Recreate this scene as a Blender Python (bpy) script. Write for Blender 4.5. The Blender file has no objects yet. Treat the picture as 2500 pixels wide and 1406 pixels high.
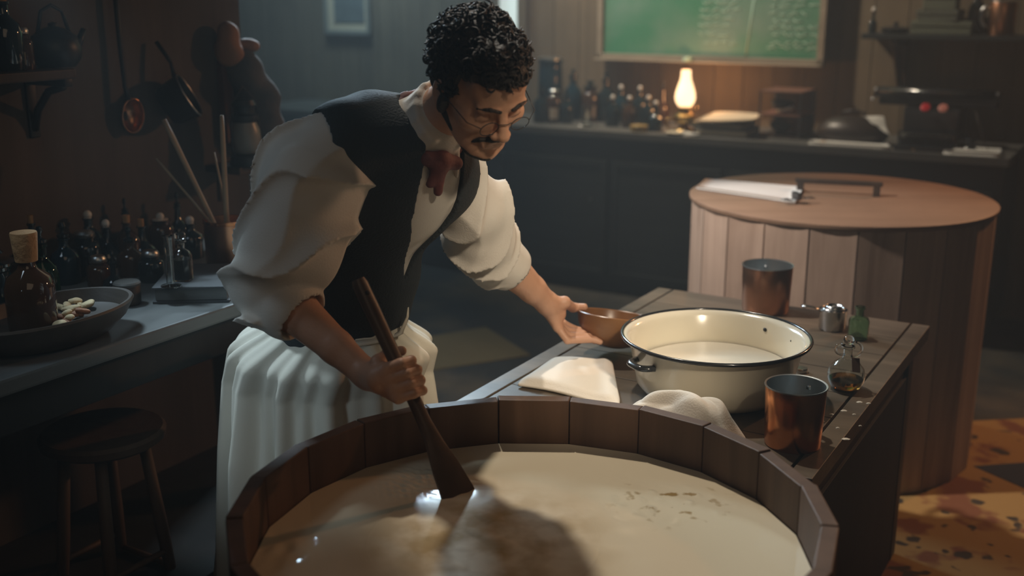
import bpy, bmesh, math, random
import numpy as np
from mathutils import Vector, Matrix

# ------------------------------------------------------------------ camera
H = 1.62                      # camera height
PITCH = math.radians(15.0)
FPX = 2700.0                  # focal length in pixels of the 2500 px wide frame
scn = bpy.context.scene
COL = scn.collection
cam_d = bpy.data.cameras.new('camera')
cam = bpy.data.objects.new('camera', cam_d)
COL.objects.link(cam)
cam.location = (0, 0, H)
cam.rotation_euler = (math.pi / 2 - PITCH, 0, 0)
cam_d.sensor_width = 36
cam_d.lens = 36 * FPX / 2500
cam_d.clip_start = 0.05
cam_d.dof.use_dof = True
cam_d.dof.focus_distance = 2.35
cam_d.dof.aperture_fstop = 2.0
scn.camera = cam

scn.view_settings.view_transform = 'Standard'
scn.view_settings.look = 'None'
scn.view_settings.exposure = 0.0
scn.view_settings.gamma = 1.0
scn.view_settings.use_curve_mapping = False
scn.cycles.use_denoising = True
scn.cycles.max_bounces = 6
scn.cycles.transparent_max_bounces = 8
scn.cycles.volume_bounces = 0
scn.cycles.caustics_reflective = False
scn.cycles.caustics_refractive = False
scn.cycles.sample_clamp_indirect = 3.0

# ------------------------------------------------------------------ world: dim cool air with thin smoke in it
wd = bpy.data.worlds.new('world'); scn.world = wd; wd.use_nodes = True
wn = wd.node_tree.nodes; wl = wd.node_tree.links
bg = wn['Background']; bg.inputs[0].default_value = (0.34, 0.52, 0.52, 1); bg.inputs[1].default_value = 0.013
vs = wn.new('ShaderNodeVolumeScatter')
vs.inputs['Color'].default_value = (0.86, 0.95, 0.97, 1)
vs.inputs['Density'].default_value = 0.018
vs.inputs['Anisotropy'].default_value = 0.3
wl.new(vs.outputs[0], wn['World Output'].inputs['Volume'])

# ------------------------------------------------------------------ lights (all out of frame, some are added fills)
def aim(o, tgt):
    o.rotation_euler = (Vector(tgt) - Vector(o.location)).to_track_quat('-Z', 'Y').to_euler()

def area(name, loc, tgt, size, energy, col, spread=math.pi):
    d = bpy.data.lights.new(name, 'AREA'); d.shape = 'RECTANGLE'
    d.size, d.size_y = size; d.energy = energy; d.color = col; d.spread = spread
    o = bpy.data.objects.new(name, d); COL.objects.link(o); o.location = loc; aim(o, tgt)
    return o

def spot(name, loc, tgt, energy, col, angle, blend=0.4, rad=0.05):
    d = bpy.data.lights.new(name, 'SPOT'); d.energy = energy; d.color = col
    d.spot_size = math.radians(angle); d.spot_blend = blend; d.shadow_soft_size = rad
    o = bpy.data.objects.new(name, d); COL.objects.link(o); o.location = loc; aim(o, tgt)
    return o

spot('key_lamp', (-0.30, 3.80, 4.25), (0.60, 2.12, 0.75), 340, (1.0, 0.90, 0.76), 27, 0.3, 0.06)
spot('side_lamp', (-0.56, 3.22, 2.45), (1.0, 3.55, 0.62), 230, (1.0, 0.89, 0.82), 36, 0.5, 0.04)
area('glint_light', (-0.50, 5.35, 2.32), (-0.15, 2.0, 0.8), (0.26, 0.22), 6, (0.66, 0.86, 1.0), math.radians(60))  # added cool light, set so the milk mirrors a glint beside the paddle
area('cool_back_light', (-1.45, 5.6, 2.9), (-0.4, 2.1, 0.8), (0.6, 0.6), 26, (0.60, 0.83, 1.0), math.radians(120))  # added cool area behind the man, for the left milk glint
area('cool_left_fill', (-1.35, 1.85, 2.0), (-0.62, 2.3, 0.8), (0.35, 0.35), 0.5, (0.66, 0.84, 1.0), math.radians(80))  # added dim overhead fill for the counter tops
spot('low_daylight', (-1.20, 1.0, 1.22), (-0.62, 2.25, 0.80), 17, (0.66, 0.86, 1.0), 27, 0.7, 0.12)
spot('cool_rim_spot', (-1.15, 2.62, 1.80), (-0.64, 2.33, 0.92), 44, (0.66, 0.86, 1.0), 40, 0.6, 0.08)  # added cool spot raking across the apron folds and sleeve
spot('face_warm', (1.7, 2.55, 1.85), (-0.02, 2.08, 1.42), 26, (1.0, 0.60, 0.36), 15, 0.6, 0.06)  # added narrow warm spot on the right of the face
area('back_glow', (-1.15, 6.7, 3.1), (-0.7, 7.6, 1.6), (0.5, 0.5), 11, (0.62, 0.88, 0.98), math.radians(120))  # added cool area brightening the left part of the back wall
area('warm_room_fill', (0.6, -0.8, 3.0), (0.2, 2.6, 0.7), (2.0, 2.0), 6, (1.0, 0.74, 0.50))  # added weak warm fill standing in for ambient light
spot('warm_lamp', (3.2, 4.7, 2.4), (1.25, 3.8, 0.85), 110, (1.0, 0.48, 0.22), 66, 0.6, 0.08)
spot('warm_fill', (0.85, 0.45, 2.35), (0.16, 2.44, 1.0), 205, (1.0, 0.84, 0.63), 20, 0.5, 0.10)
spot('wall_lamp', (-0.2, 5.9, 3.3), (1.3, 6.3, 1.5), 280, (1.0, 0.84, 0.64), 88, 0.9, 0.06)

# ------------------------------------------------------------------ frame helpers
CP, SP = math.cos(PITCH), math.sin(PITCH)
CAM = np.array([0, 0, H])
def ray(px, py):
    a = (px - 1250) / FPX; b = (703 - py) / FPX
    return np.array([a, CP + b * SP, -SP + b * CP])
def W(px, py, y):
    d = ray(px, py); return CAM + d * (y / d[1])
def WZ(px, py, z):
    d = ray(px, py); return CAM + d * ((z - H) / d[2])
ANG = math.radians(30.5)
EX = np.array([math.cos(ANG), -math.sin(ANG), 0]); EY = np.array([math.sin(ANG), math.cos(ANG), 0])
def L(u, v, z): return EX * u + EY * v + np.array([0, 0, z])
def uv(p): return float(np.dot(EX, p)), float(np.dot(EY, p))
def RU(px, py, u):
    d = ray(px, py); return CAM + d * (u / np.dot(EX, d))
def RV(px, py, v):
    d = ray(px, py); return CAM + d * (v / np.dot(EY, d))
RZ = -ANG
def nrm(v): v = np.asarray(v, float); return v / np.linalg.norm(v)

# ------------------------------------------------------------------ materials
def new_mat(name):
    m = bpy.data.materials.new(name); m.use_nodes = True
    return m, m.node_tree.nodes, m.node_tree.links, m.node_tree.nodes['Principled BSDF']
def plain(name, col, rough=0.6, metal=0.0, bump=0.0, bscale=60, spec=0.5, var=0.12, vscale=6, coat=0.0):
    m, n, l, b = new_mat(name)
    b.inputs['Roughness'].default_value = rough; b.inputs['Metallic'].default_value = metal
    b.inputs['Specular IOR Level'].default_value = spec; b.inputs['Coat Weight'].default_value = coat
    tc = n.new('ShaderNodeTexCoord')
    nz = n.new('ShaderNodeTexNoise'); nz.inputs['Scale'].default_value = vscale; nz.inputs['Detail'].default_value = 4
    l.new(tc.outputs['Object'], nz.inputs['Vector'])
    mx = n.new('ShaderNodeMix'); mx.data_type = 'RGBA'
    c = list(col)
    mx.inputs[6].default_value = [max(0, x * (1 - var)) for x in c] + [1]
    mx.inputs[7].default_value = [min(1, x * (1 + var)) for x in c] + [1]
    l.new(nz.outputs['Fac'], mx.inputs[0]); l.new(mx.outputs[2], b.inputs['Base Color'])
    if bump:
        n2 = n.new('ShaderNodeTexNoise'); n2.inputs['Scale'].default_value = bscale; n2.inputs['Detail'].default_value = 3
        l.new(tc.outputs['Object'], n2.inputs['Vector'])
        bp = n.new('ShaderNodeBump'); bp.inputs['Strength'].default_value = bump; bp.inputs['Distance'].default_value = 0.01
        l.new(n2.outputs['Fac'], bp.inputs['Height']); l.new(bp.outputs[0], b.inputs['Normal'])
    return m
def wood(name, c1, c2, axis=2, rough=0.55, grain=14, stretch=0.08, bump=0.25, spec=0.4):
    m, n, l, b = new_mat(name)
    b.inputs['Roughness'].default_value = rough; b.inputs['Specular IOR Level'].default_value = spec
    tc = n.new('ShaderNodeTexCoord'); mp = n.new('ShaderNodeMapping')
    sc = [1, 1, 1]; sc[axis] = stretch; mp.inputs['Scale'].default_value = sc
    l.new(tc.outputs['Object'], mp.inputs['Vector'])
    nz = n.new('ShaderNodeTexNoise'); nz.inputs['Scale'].default_value = grain; nz.inputs['Detail'].default_value = 7
    nz.inputs['Distortion'].default_value = 0.6; nz.inputs['Roughness'].default_value = 0.6
    l.new(mp.outputs[0], nz.inputs['Vector'])
    nb = n.new('ShaderNodeTexNoise'); nb.inputs['Scale'].default_value = 3.0; nb.inputs['Detail'].default_value = 3
    l.new(tc.outputs['Object'], nb.inputs['Vector'])
    cr = n.new('ShaderNodeValToRGB'); cr.color_ramp.elements[0].position = 0.32; cr.color_ramp.elements[1].position = 0.68
    cr.color_ramp.elements[0].color = [*c1, 1]; cr.color_ramp.elements[1].color = [*c2, 1]
    l.new(nz.outputs['Fac'], cr.inputs[0])
    mx = n.new('ShaderNodeMix'); mx.data_type = 'RGBA'; mx.blend_type = 'MULTIPLY'
    mx.inputs[0].default_value = 0.5
    l.new(cr.outputs[0], mx.inputs[6]); l.new(nb.outputs['Fac'], mx.inputs[7])
    l.new(mx.outputs[2], b.inputs['Base Color'])
    bp = n.new('ShaderNodeBump'); bp.inputs['Strength'].default_value = bump; bp.inputs['Distance'].default_value = 0.004
    l.new(nz.outputs['Fac'], bp.inputs['Height']); l.new(bp.outputs[0], b.inputs['Normal'])
    return m
def glass(name, col, rough=0.02, trans=1.0):
    m, n, l, b = new_mat(name)
    b.inputs['Base Color'].default_value = [*col, 1]; b.inputs['Roughness'].default_value = rough
    b.inputs['Transmission Weight'].default_value = trans; b.inputs['IOR'].default_value = 1.45
    return m
def emit(name, col, st):
    m, n, l, b = new_mat(name)
    b.inputs['Base Color'].default_value = [*col, 1]
    b.inputs['Emission Color'].default_value = [*col, 1]; b.inputs['Emission Strength'].default_value = st
    return m

M = {}
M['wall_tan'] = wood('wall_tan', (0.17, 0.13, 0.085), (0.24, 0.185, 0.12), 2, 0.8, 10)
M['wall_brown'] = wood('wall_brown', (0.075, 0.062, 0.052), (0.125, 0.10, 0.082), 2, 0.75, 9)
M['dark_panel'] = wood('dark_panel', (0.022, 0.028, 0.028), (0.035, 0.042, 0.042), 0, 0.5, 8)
M['bench_top'] = wood('bench_top', (0.10, 0.10, 0.095), (0.17, 0.165, 0.15), 0, 0.45, 9)
M['counter_top'] = wood('counter_top', (0.13, 0.14, 0.14), (0.21, 0.22, 0.215), 1, 0.4, 9)
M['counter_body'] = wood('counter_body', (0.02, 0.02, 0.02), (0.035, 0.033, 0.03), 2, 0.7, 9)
M['tub_wood'] = wood('tub_wood', (0.10, 0.052, 0.030), (0.19, 0.105, 0.065), 2, 0.55, 12)
M['vat_wood'] = wood('vat_wood', (0.40, 0.27, 0.19), (0.66, 0.48, 0.36), 2, 0.6, 11)
M['lid_wood'] = wood('lid_wood', (0.30, 0.18, 0.11), (0.42, 0.26, 0.165), 0, 0.55, 8)
M['table_wood'] = wood('table_wood', (0.10, 0.078, 0.055), (0.19, 0.145, 0.10), 0, 0.42, 12)
M['dark_wood'] = wood('dark_wood', (0.035, 0.022, 0.015), (0.07, 0.045, 0.03), 2, 0.5, 12)
M['paddle_wood'] = wood('paddle_wood', (0.085, 0.05, 0.032), (0.15, 0.095, 0.065), 2, 0.38, 14)
M['pale_wood'] = wood('pale_wood', (0.36, 0.26, 0.16), (0.48, 0.36, 0.23), 2, 0.6, 14)
M['bowl_wood'] = wood('bowl_wood', (0.20, 0.085, 0.03), (0.32, 0.15, 0.055), 0, 0.3, 9, 0.3)
M['frame_wood'] = wood('frame_wood', (0.34, 0.29, 0.22), (0.44, 0.38, 0.30), 0, 0.5, 9)
M['cream'] = plain('cream_enamel', (0.80, 0.74, 0.60), 0.18, var=0.04, coat=0.4)
M['black_enamel'] = plain('black_enamel', (0.02, 0.022, 0.025), 0.2, coat=0.4)
M['milk'] = None
M['shirt'] = plain('linen_shirt', (0.62, 0.58, 0.52), 0.85, bump=0.10, bscale=260, var=0.05)
M['apron'] = plain('apron_cloth', (0.60, 0.56, 0.47), 0.9, bump=0.05, bscale=260, var=0.08)
M['vest'] = plain('wool_vest', (0.018, 0.024, 0.028), 0.8, bump=0.4, bscale=200)
M['skin'] = plain('skin', (0.56, 0.31, 0.20), 0.5, bump=0.12, bscale=90, var=0.07)
M['skin'].node_tree.nodes['Principled BSDF'].inputs['Subsurface Weight'].default_value = 0.0
M['hair'] = plain('dark_hair', (0.022, 0.016, 0.013), 0.55, bump=0.5, bscale=160)
M['scarf'] = plain('red_scarf', (0.13, 0.035, 0.030), 0.7, bump=0.2, bscale=90)
M['trouser'] = plain('trouser_cloth', (0.03, 0.03, 0.035), 0.9)
M['leather'] = plain('boot_leather', (0.03, 0.02, 0.015), 0.4)
M['towel'] = plain('towel_cloth', (0.78, 0.72, 0.63), 0.9, bump=0.12, bscale=240, var=0.03)
M['copper'] = plain('copper', (0.80, 0.33, 0.14), 0.24, 1.0, bump=0.05, bscale=30, var=0.10, vscale=9)
M['old_copper'] = plain('old_copper', (0.52, 0.26, 0.15), 0.32, 1.0, bump=0.08, bscale=26, var=0.15, vscale=8)
M['steel'] = plain('steel', (0.55, 0.56, 0.56), 0.22, 1.0, var=0.08)
M['tin'] = plain('tinned_lining', (0.50, 0.53, 0.53), 0.35, 1.0, var=0.08)
M['brass'] = plain('brass', (0.50, 0.34, 0.13), 0.3, 1.0)
M['iron'] = plain('black_iron', (0.03, 0.032, 0.034), 0.42, 0.6)
M['grey_metal'] = plain('grey_metal', (0.12, 0.12, 0.12), 0.4, 0.8)
M['paper'] = plain('paper', (0.74, 0.74, 0.70), 0.8, var=0.05)
M['old_paper'] = plain('old_paper', (0.62, 0.55, 0.42), 0.85, var=0.08)
M['chalkboard'] = None
M['cork'] = plain('cork', (0.42, 0.24, 0.10), 0.85, bump=0.4, bscale=80)
M['book_dark'] = plain('dark_book_cloth', (0.05, 0.055, 0.06), 0.55)
M['book_olive'] = plain('olive_book_cloth', (0.085, 0.085, 0.05), 0.65)
M['green_box'] = plain('greenish_card', (0.15, 0.17, 0.125), 0.75)
M['green_card_dark'] = plain('dark_card', (0.10, 0.11, 0.085), 0.75)
M['glass_clear'] = glass('clear_glass', (0.93, 0.96, 0.94))
M['glass_green'] = glass('green_glass', (0.55, 0.78, 0.60))
M['glass_deep'] = glass('deep_green_glass', (0.05, 0.28, 0.12))
M['glass_amber'] = plain('amber_glass', (0.055, 0.026, 0.012), 0.06, var=0.05, coat=0.5)
M['glass_dark'] = plain('dark_glass', (0.012, 0.02, 0.024), 0.06, var=0.05, coat=0.5)
M['glass_blue'] = plain('dark_blue_glass', (0.010, 0.03, 0.045), 0.06, var=0.05, coat=0.5)
M['oil'] = glass('amber_oil', (0.62, 0.28, 0.05))
M['wax'] = plain('white_knob_and_glint', (0.75, 0.75, 0.72), 0.3)  # also colours the white balls that stand for bottle glints
M['label'] = plain('faded_label', (0.42, 0.36, 0.28), 0.8)
M['tag_brown'] = plain('brown_tag', (0.10, 0.05, 0.03), 0.7)
M['bread'] = plain('pale_chip', (0.62, 0.50, 0.30), 0.8, bump=0.5, bscale=60)
M['crust'] = plain('brown_chip', (0.30, 0.13, 0.06), 0.7, bump=0.5, bscale=60)
M['sack'] = plain('brown_cloth', (0.07, 0.06, 0.052), 0.9, bump=0.3, bscale=40)
M['tan_hide'] = plain('tan_hide', (0.26, 0.115, 0.045), 0.7, bump=0.3, bscale=20)
M['red_wood'] = plain('red_brown_wood', (0.09, 0.03, 0.02), 0.5)
M['chimney'] = emit('lit_glass_chimney', (1.0, 0.66, 0.36), 2.4)
M['window_light'] = emit('bright_pane', (0.62, 0.74, 0.72), 0.8)
M['red_paint'] = plain('red_paint', (0.5, 0.02, 0.03), 0.3)
M['pink_paint'] = plain('pink_paint', (0.55, 0.2, 0.16), 0.4)
M['gilt'] = plain('dull_gilt', (0.60, 0.62, 0.54), 0.5, 0.5)
M['bluecloth'] = plain('blue_grey_weave', (0.035, 0.045, 0.075), 0.95)
M['flake'] = plain('white_flake', (0.8, 0.76, 0.66), 0.8)
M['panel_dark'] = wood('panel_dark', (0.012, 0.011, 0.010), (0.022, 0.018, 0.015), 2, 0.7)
M['grey_pages'] = plain('grey_pages', (0.10, 0.11, 0.11), 0.7)
M['cream_milk'] = plain('basin_milk', (0.80, 0.74, 0.62), .22, var=.02)
M['seam'] = plain('dark_seam', (0.012, 0.010, 0.008), 0.9)

# milk and curd
m, n, l, b = new_mat('milk'); M['milk'] = m
b.inputs['Roughness'].default_value = 0.13; b.inputs['Specular IOR Level'].default_value = 0.5
tc = n.new('ShaderNodeTexCoord')
nz = n.new('ShaderNodeTexNoise'); nz.inputs['Scale'].default_value = 26; nz.inputs['Detail'].default_value = 3
sep = n.new('ShaderNodeSeparateXYZ'); l.new(tc.outputs['Object'], sep.inputs[0])
l.new(tc.outputs['Object'], nz.inputs['Vector']); nz.inputs['Scale'].default_value = 30
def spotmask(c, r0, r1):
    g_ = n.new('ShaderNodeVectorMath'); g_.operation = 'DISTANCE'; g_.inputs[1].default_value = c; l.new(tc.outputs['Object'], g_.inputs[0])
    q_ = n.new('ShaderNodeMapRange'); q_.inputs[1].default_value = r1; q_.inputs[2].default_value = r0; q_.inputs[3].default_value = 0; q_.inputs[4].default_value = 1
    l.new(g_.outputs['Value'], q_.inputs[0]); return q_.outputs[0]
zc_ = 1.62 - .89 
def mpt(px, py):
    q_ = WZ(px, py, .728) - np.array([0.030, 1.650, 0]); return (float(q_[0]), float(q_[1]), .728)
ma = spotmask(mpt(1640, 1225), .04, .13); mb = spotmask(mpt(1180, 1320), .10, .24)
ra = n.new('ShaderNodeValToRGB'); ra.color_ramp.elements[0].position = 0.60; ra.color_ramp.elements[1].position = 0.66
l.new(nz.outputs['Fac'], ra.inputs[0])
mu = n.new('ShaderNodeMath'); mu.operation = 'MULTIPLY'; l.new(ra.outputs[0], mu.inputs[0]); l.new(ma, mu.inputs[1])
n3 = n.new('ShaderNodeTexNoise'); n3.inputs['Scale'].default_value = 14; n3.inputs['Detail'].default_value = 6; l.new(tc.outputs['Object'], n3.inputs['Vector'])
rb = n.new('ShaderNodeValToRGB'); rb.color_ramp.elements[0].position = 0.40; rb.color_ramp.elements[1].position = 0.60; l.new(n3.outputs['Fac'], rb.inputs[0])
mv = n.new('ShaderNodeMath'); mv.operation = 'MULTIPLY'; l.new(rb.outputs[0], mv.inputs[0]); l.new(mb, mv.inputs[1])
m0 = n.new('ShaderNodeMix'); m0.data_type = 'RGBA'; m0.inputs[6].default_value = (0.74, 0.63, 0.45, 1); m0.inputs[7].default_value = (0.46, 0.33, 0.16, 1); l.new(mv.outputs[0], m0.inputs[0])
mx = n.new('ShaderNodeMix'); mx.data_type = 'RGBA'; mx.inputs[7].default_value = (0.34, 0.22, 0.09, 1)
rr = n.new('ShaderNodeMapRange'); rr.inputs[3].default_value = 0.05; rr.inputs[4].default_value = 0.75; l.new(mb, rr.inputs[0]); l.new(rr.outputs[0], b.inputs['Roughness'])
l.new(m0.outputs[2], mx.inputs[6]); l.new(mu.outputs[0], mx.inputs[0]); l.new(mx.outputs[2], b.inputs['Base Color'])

# chalkboard: green with chalk haze
m, n, l, b = new_mat('chalkboard'); M['chalkboard'] = m
b.inputs['Roughness'].default_value = 0.75
tc = n.new('ShaderNodeTexCoord'); nz = n.new('ShaderNodeTexNoise'); nz.inputs['Scale'].default_value = 2.2; nz.inputs['Detail'].default_value = 5
l.new(tc.outputs['Object'], nz.inputs['Vector'])
mx = n.new('ShaderNodeMix'); mx.data_type = 'RGBA'
mx.inputs[6].default_value = (0.05, 0.23, 0.135, 1); mx.inputs[7].default_value = (0.17, 0.29, 0.24, 1)
cr = n.new('ShaderNodeValToRGB'); cr.color_ramp.elements[0].position = 0.42; cr.color_ramp.elements[1].position = 0.68
l.new(nz.outputs['Fac'], cr.inputs[0]); l.new(cr.outputs[0], mx.inputs[0]); l.new(mx.outputs[2], b.inputs['Base Color'])
M['chalk'] = plain('chalk', (0.34, 0.52, 0.43), 0.9)

# floor: worn stone and packed earth
m, n, l, b = new_mat('floor'); M['floor'] = m
b.inputs['Roughness'].default_value = 0.8
tc = n.new('ShaderNodeTexCoord')
n1 = n.new('ShaderNodeTexNoise'); n1.inputs['Scale'].default_value = 1.6; n1.inputs['Detail'].default_value = 6
n2 = n.new('ShaderNodeTexNoise'); n2.inputs['Scale'].default_value = 9; n2.inputs['Detail'].default_value = 4
l.new(tc.outputs['Object'], n1.inputs['Vector']); l.new(tc.outputs['Object'], n2.inputs['Vector'])
cr = n.new('ShaderNodeValToRGB'); cr.color_ramp.elements[0].color = (0.03, 0.035, 0.035, 1); cr.color_ramp.elements[1].color = (0.13, 0.10, 0.06, 1)
cr.color_ramp.elements[0].position = 0.45; cr.color_ramp.elements[1].position = 0.62
l.new(n1.outputs['Fac'], cr.inputs[0])
mx = n.new('ShaderNodeMix'); mx.data_type = 'RGBA'; mx.blend_type = 'MULTIPLY'; mx.inputs[0].default_value = 0.6
l.new(cr.outputs[0], mx.inputs[6]); l.new(n2.outputs['Fac'], mx.inputs[7]); l.new(mx.outputs[2], b.inputs['Base Color'])

# rug weave: tan ground with rust and dark blotches
m, n, l, b = new_mat('rug'); M['rug'] = m
b.inputs['Roughness'].default_value = 0.95
tc = n.new('ShaderNodeTexCoord')
n1 = n.new('ShaderNodeTexNoise'); n1.inputs['Scale'].default_value = 11; n1.inputs['Detail'].default_value = 2
n2 = n.new('ShaderNodeTexNoise'); n2.inputs['Scale'].default_value = 5; n2.inputs['Detail'].default_value = 3
l.new(tc.outputs['Object'], n1.inputs['Vector']); l.new(tc.outputs['Object'], n2.inputs['Vector'])
c1 = n.new('ShaderNodeValToRGB'); c1.color_ramp.elements[0].position = 0.52; c1.color_ramp.elements[1].position = 0.58
c1.color_ramp.elements[0].color = (0.36, 0.22, 0.07, 1); c1.color_ramp.elements[1].color = (0.20, 0.075, 0.03, 1)
c2 = n.new('ShaderNodeValToRGB'); c2.color_ramp.elements[0].position = 0.60; c2.color_ramp.elements[1].position = 0.64
l.new(n2.outputs['Fac'], c1.inputs[0]); l.new(n1.outputs['Fac'], c2.inputs[0])
mx = n.new('ShaderNodeMix'); mx.data_type = 'RGBA'; mx.inputs[7].default_value = (0.05, 0.035, 0.02, 1)
l.new(c2.outputs[0], mx.inputs[0]); l.new(c1.outputs[0], mx.inputs[6]); l.new(mx.outputs[2], b.inputs['Base Color'])

# ------------------------------------------------------------------ object helpers
def tag(o, label, cat, group=None, kind=None):
    if kind: o['kind'] = kind
    o['label'] = label
    if cat: o['category'] = cat
    if group: o['group'] = group
    return o
def empty(name, loc, label, cat, rz=0.0, group=None):
    o = bpy.data.objects.new(name, None); COL.objects.link(o)
    o.location = tuple(loc); o.rotation_euler = (0, 0, rz); o.empty_display_size = 0.05
    return tag(o, label, cat, group)
def link(name, me, mat, parent=None, smooth=True, loc=None, rot=None):
    me.name = name
    if mat is not None:
        for k in (mat if isinstance(mat, (list, tuple)) else [mat]): me.materials.append(k)
    if smooth: me.polygons.foreach_set('use_smooth', [True] * len(me.polygons))
    o = bpy.data.objects.new(name, me); COL.objects.link(o)
    if parent is not None: o.parent = parent
    if loc is not None: o.location = tuple(loc)
    if rot is not None: o.rotation_euler = rot
    return o
def from_bm(bm):
    me = bpy.data.meshes.new('m'); bmesh.ops.recalc_face_normals(bm, faces=bm.faces[:]); bm.to_mesh(me); bm.free(); return me
def sharp(o, ang=35):
    me = o.data
    bm = bmesh.new(); bm.from_mesh(me)
    for e in bm.edges:
        if len(e.link_faces) == 2: e.smooth = e.calc_face_angle(0) < math.radians(ang)
    bm.to_mesh(me); bm.free(); return o
def BM(): return bmesh.new()
def add_box(bm, c, s, bevel=0.0, rot=None, mi=0):
    r = bmesh.ops.create_cube(bm, size=1.0)
    vs_ = r['verts']
    bmesh.ops.scale(bm, vec=Vector(s), verts=vs_)
    fs = list({f for v in vs_ for f in v.link_faces})
    for f in fs: f.material_index = mi
    if bevel > 0:
        es = list({e for v in vs_ for e in v.link_edges})
        rb = bmesh.ops.bevel(bm, geom=es, offset=bevel, segments=2, affect='EDGES', profile=0.6)
        vs_ = list({v for f in rb['faces'] for v in f.verts} | {v for v in vs_ if v.is_valid})
        fs2 = {f for v in vs_ for f in v.link_faces}
        for f in fs2: f.material_index = mi
    if rot is not None: bmesh.ops.rotate(bm, cent=(0, 0, 0), matrix=rot, verts=vs_)
    bmesh.ops.translate(bm, vec=Vector(c), verts=vs_)
    return vs_
def add_lathe(bm, prof, seg=40, c=(0, 0, 0), mi=0, mat=None, sx=1.0, sy=1.0):
    rings = []
    for (r, z) in prof:
        if r < 1e-6:
            rings.append([bm.verts.new((0, 0, z))])
        else:
            rings.append([bm.verts.new((r * sx * math.cos(2 * math.pi * i / seg), r * sy * math.sin(2 * math.pi * i / seg), z)) for i in range(seg)])
    fs = []
    for a, b_ in zip(rings[:-1], rings[1:]):
        for i in range(seg):
            j = (i + 1) % seg
            if len(a) == 1 and len(b_) == 1: continue
            if len(a) == 1: fs.append(bm.faces.new((a[0], b_[i], b_[j])))
            elif len(b_) == 1: fs.append(bm.faces.new((a[i], a[j], b_[0])))
            else: fs.append(bm.faces.new((a[i], a[j], b_[j], b_[i])))
    for f in fs: f.material_index = mi
    vs_ = [v for r in rings for v in r]
    if mat is not None: bmesh.ops.transform(bm, matrix=mat, verts=vs_)
    bmesh.ops.translate(bm, vec=Vector(c), verts=vs_)
    return vs_
def add_tube(bm, pts, rad, seg=8, cap=True, mi=0, flat=1.0):
    pts = [Vector(p) for p in pts]; n_ = len(pts)
    rr = rad if isinstance(rad, (list, tuple)) else [rad] * n_
    t0 = (pts[1] - pts[0]).normalized()
    up = Vector((0, 0, 1)) if abs(t0.z) < 0.9 else Vector((1, 0, 0))
    nn = t0.cross(up).normalized(); rings = []
    for i, p in enumerate(pts):
        t = (pts[min(i + 1, n_ - 1)] - pts[max(i - 1, 0)]).normalized()
        nn = (nn - t * nn.dot(t)).normalized(); bb = t.cross(nn)
        rings.append([bm.verts.new(p + (nn * math.cos(2 * math.pi * k / seg) + bb * flat * math.sin(2 * math.pi * k / seg)) * rr[i]) for k in range(seg)])
    for a, b_ in zip(rings[:-1], rings[1:]):
        for i in range(seg):
            j = (i + 1) % seg
            f = bm.faces.new((a[i], a[j], b_[j], b_[i])); f.material_index = mi
    if cap:
        bm.faces.new(rings[0][::-1]).material_index = mi; bm.faces.new(rings[-1]).material_index = mi
def tube(name, pts, rad, mat, parent=None, seg=8, **k):
    bm = BM(); add_tube(bm, pts, rad, seg, **k); return link(name, from_bm(bm), mat, parent)
def box(name, c, s, mat, parent=None, bevel=0.004, mrot=None, **k):
    bm = BM(); add_box(bm, c, s, bevel, mrot); o = link(name, from_bm(bm), mat, parent, smooth=False, **k); return o
def lathe(name, prof, mat, parent=None, seg=40, **k):
    bm = BM(); add_lathe(bm, prof, seg, **k); o = link(name, from_bm(bm), mat, parent); return sharp(o, 40)
def sphere_prof(r, cz, n_=9, a0=-90, a1=90):
    return [(max(0, r * math.cos(math.radians(a0 + (a1 - a0) * i / n_))), cz + r * math.sin(math.radians(a0 + (a1 - a0) * i / n_))) for i in range(n_ + 1)]
def structure(o, label=None):
    o['kind'] = 'structure'
    if label: o['label'] = label
    return o

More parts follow.
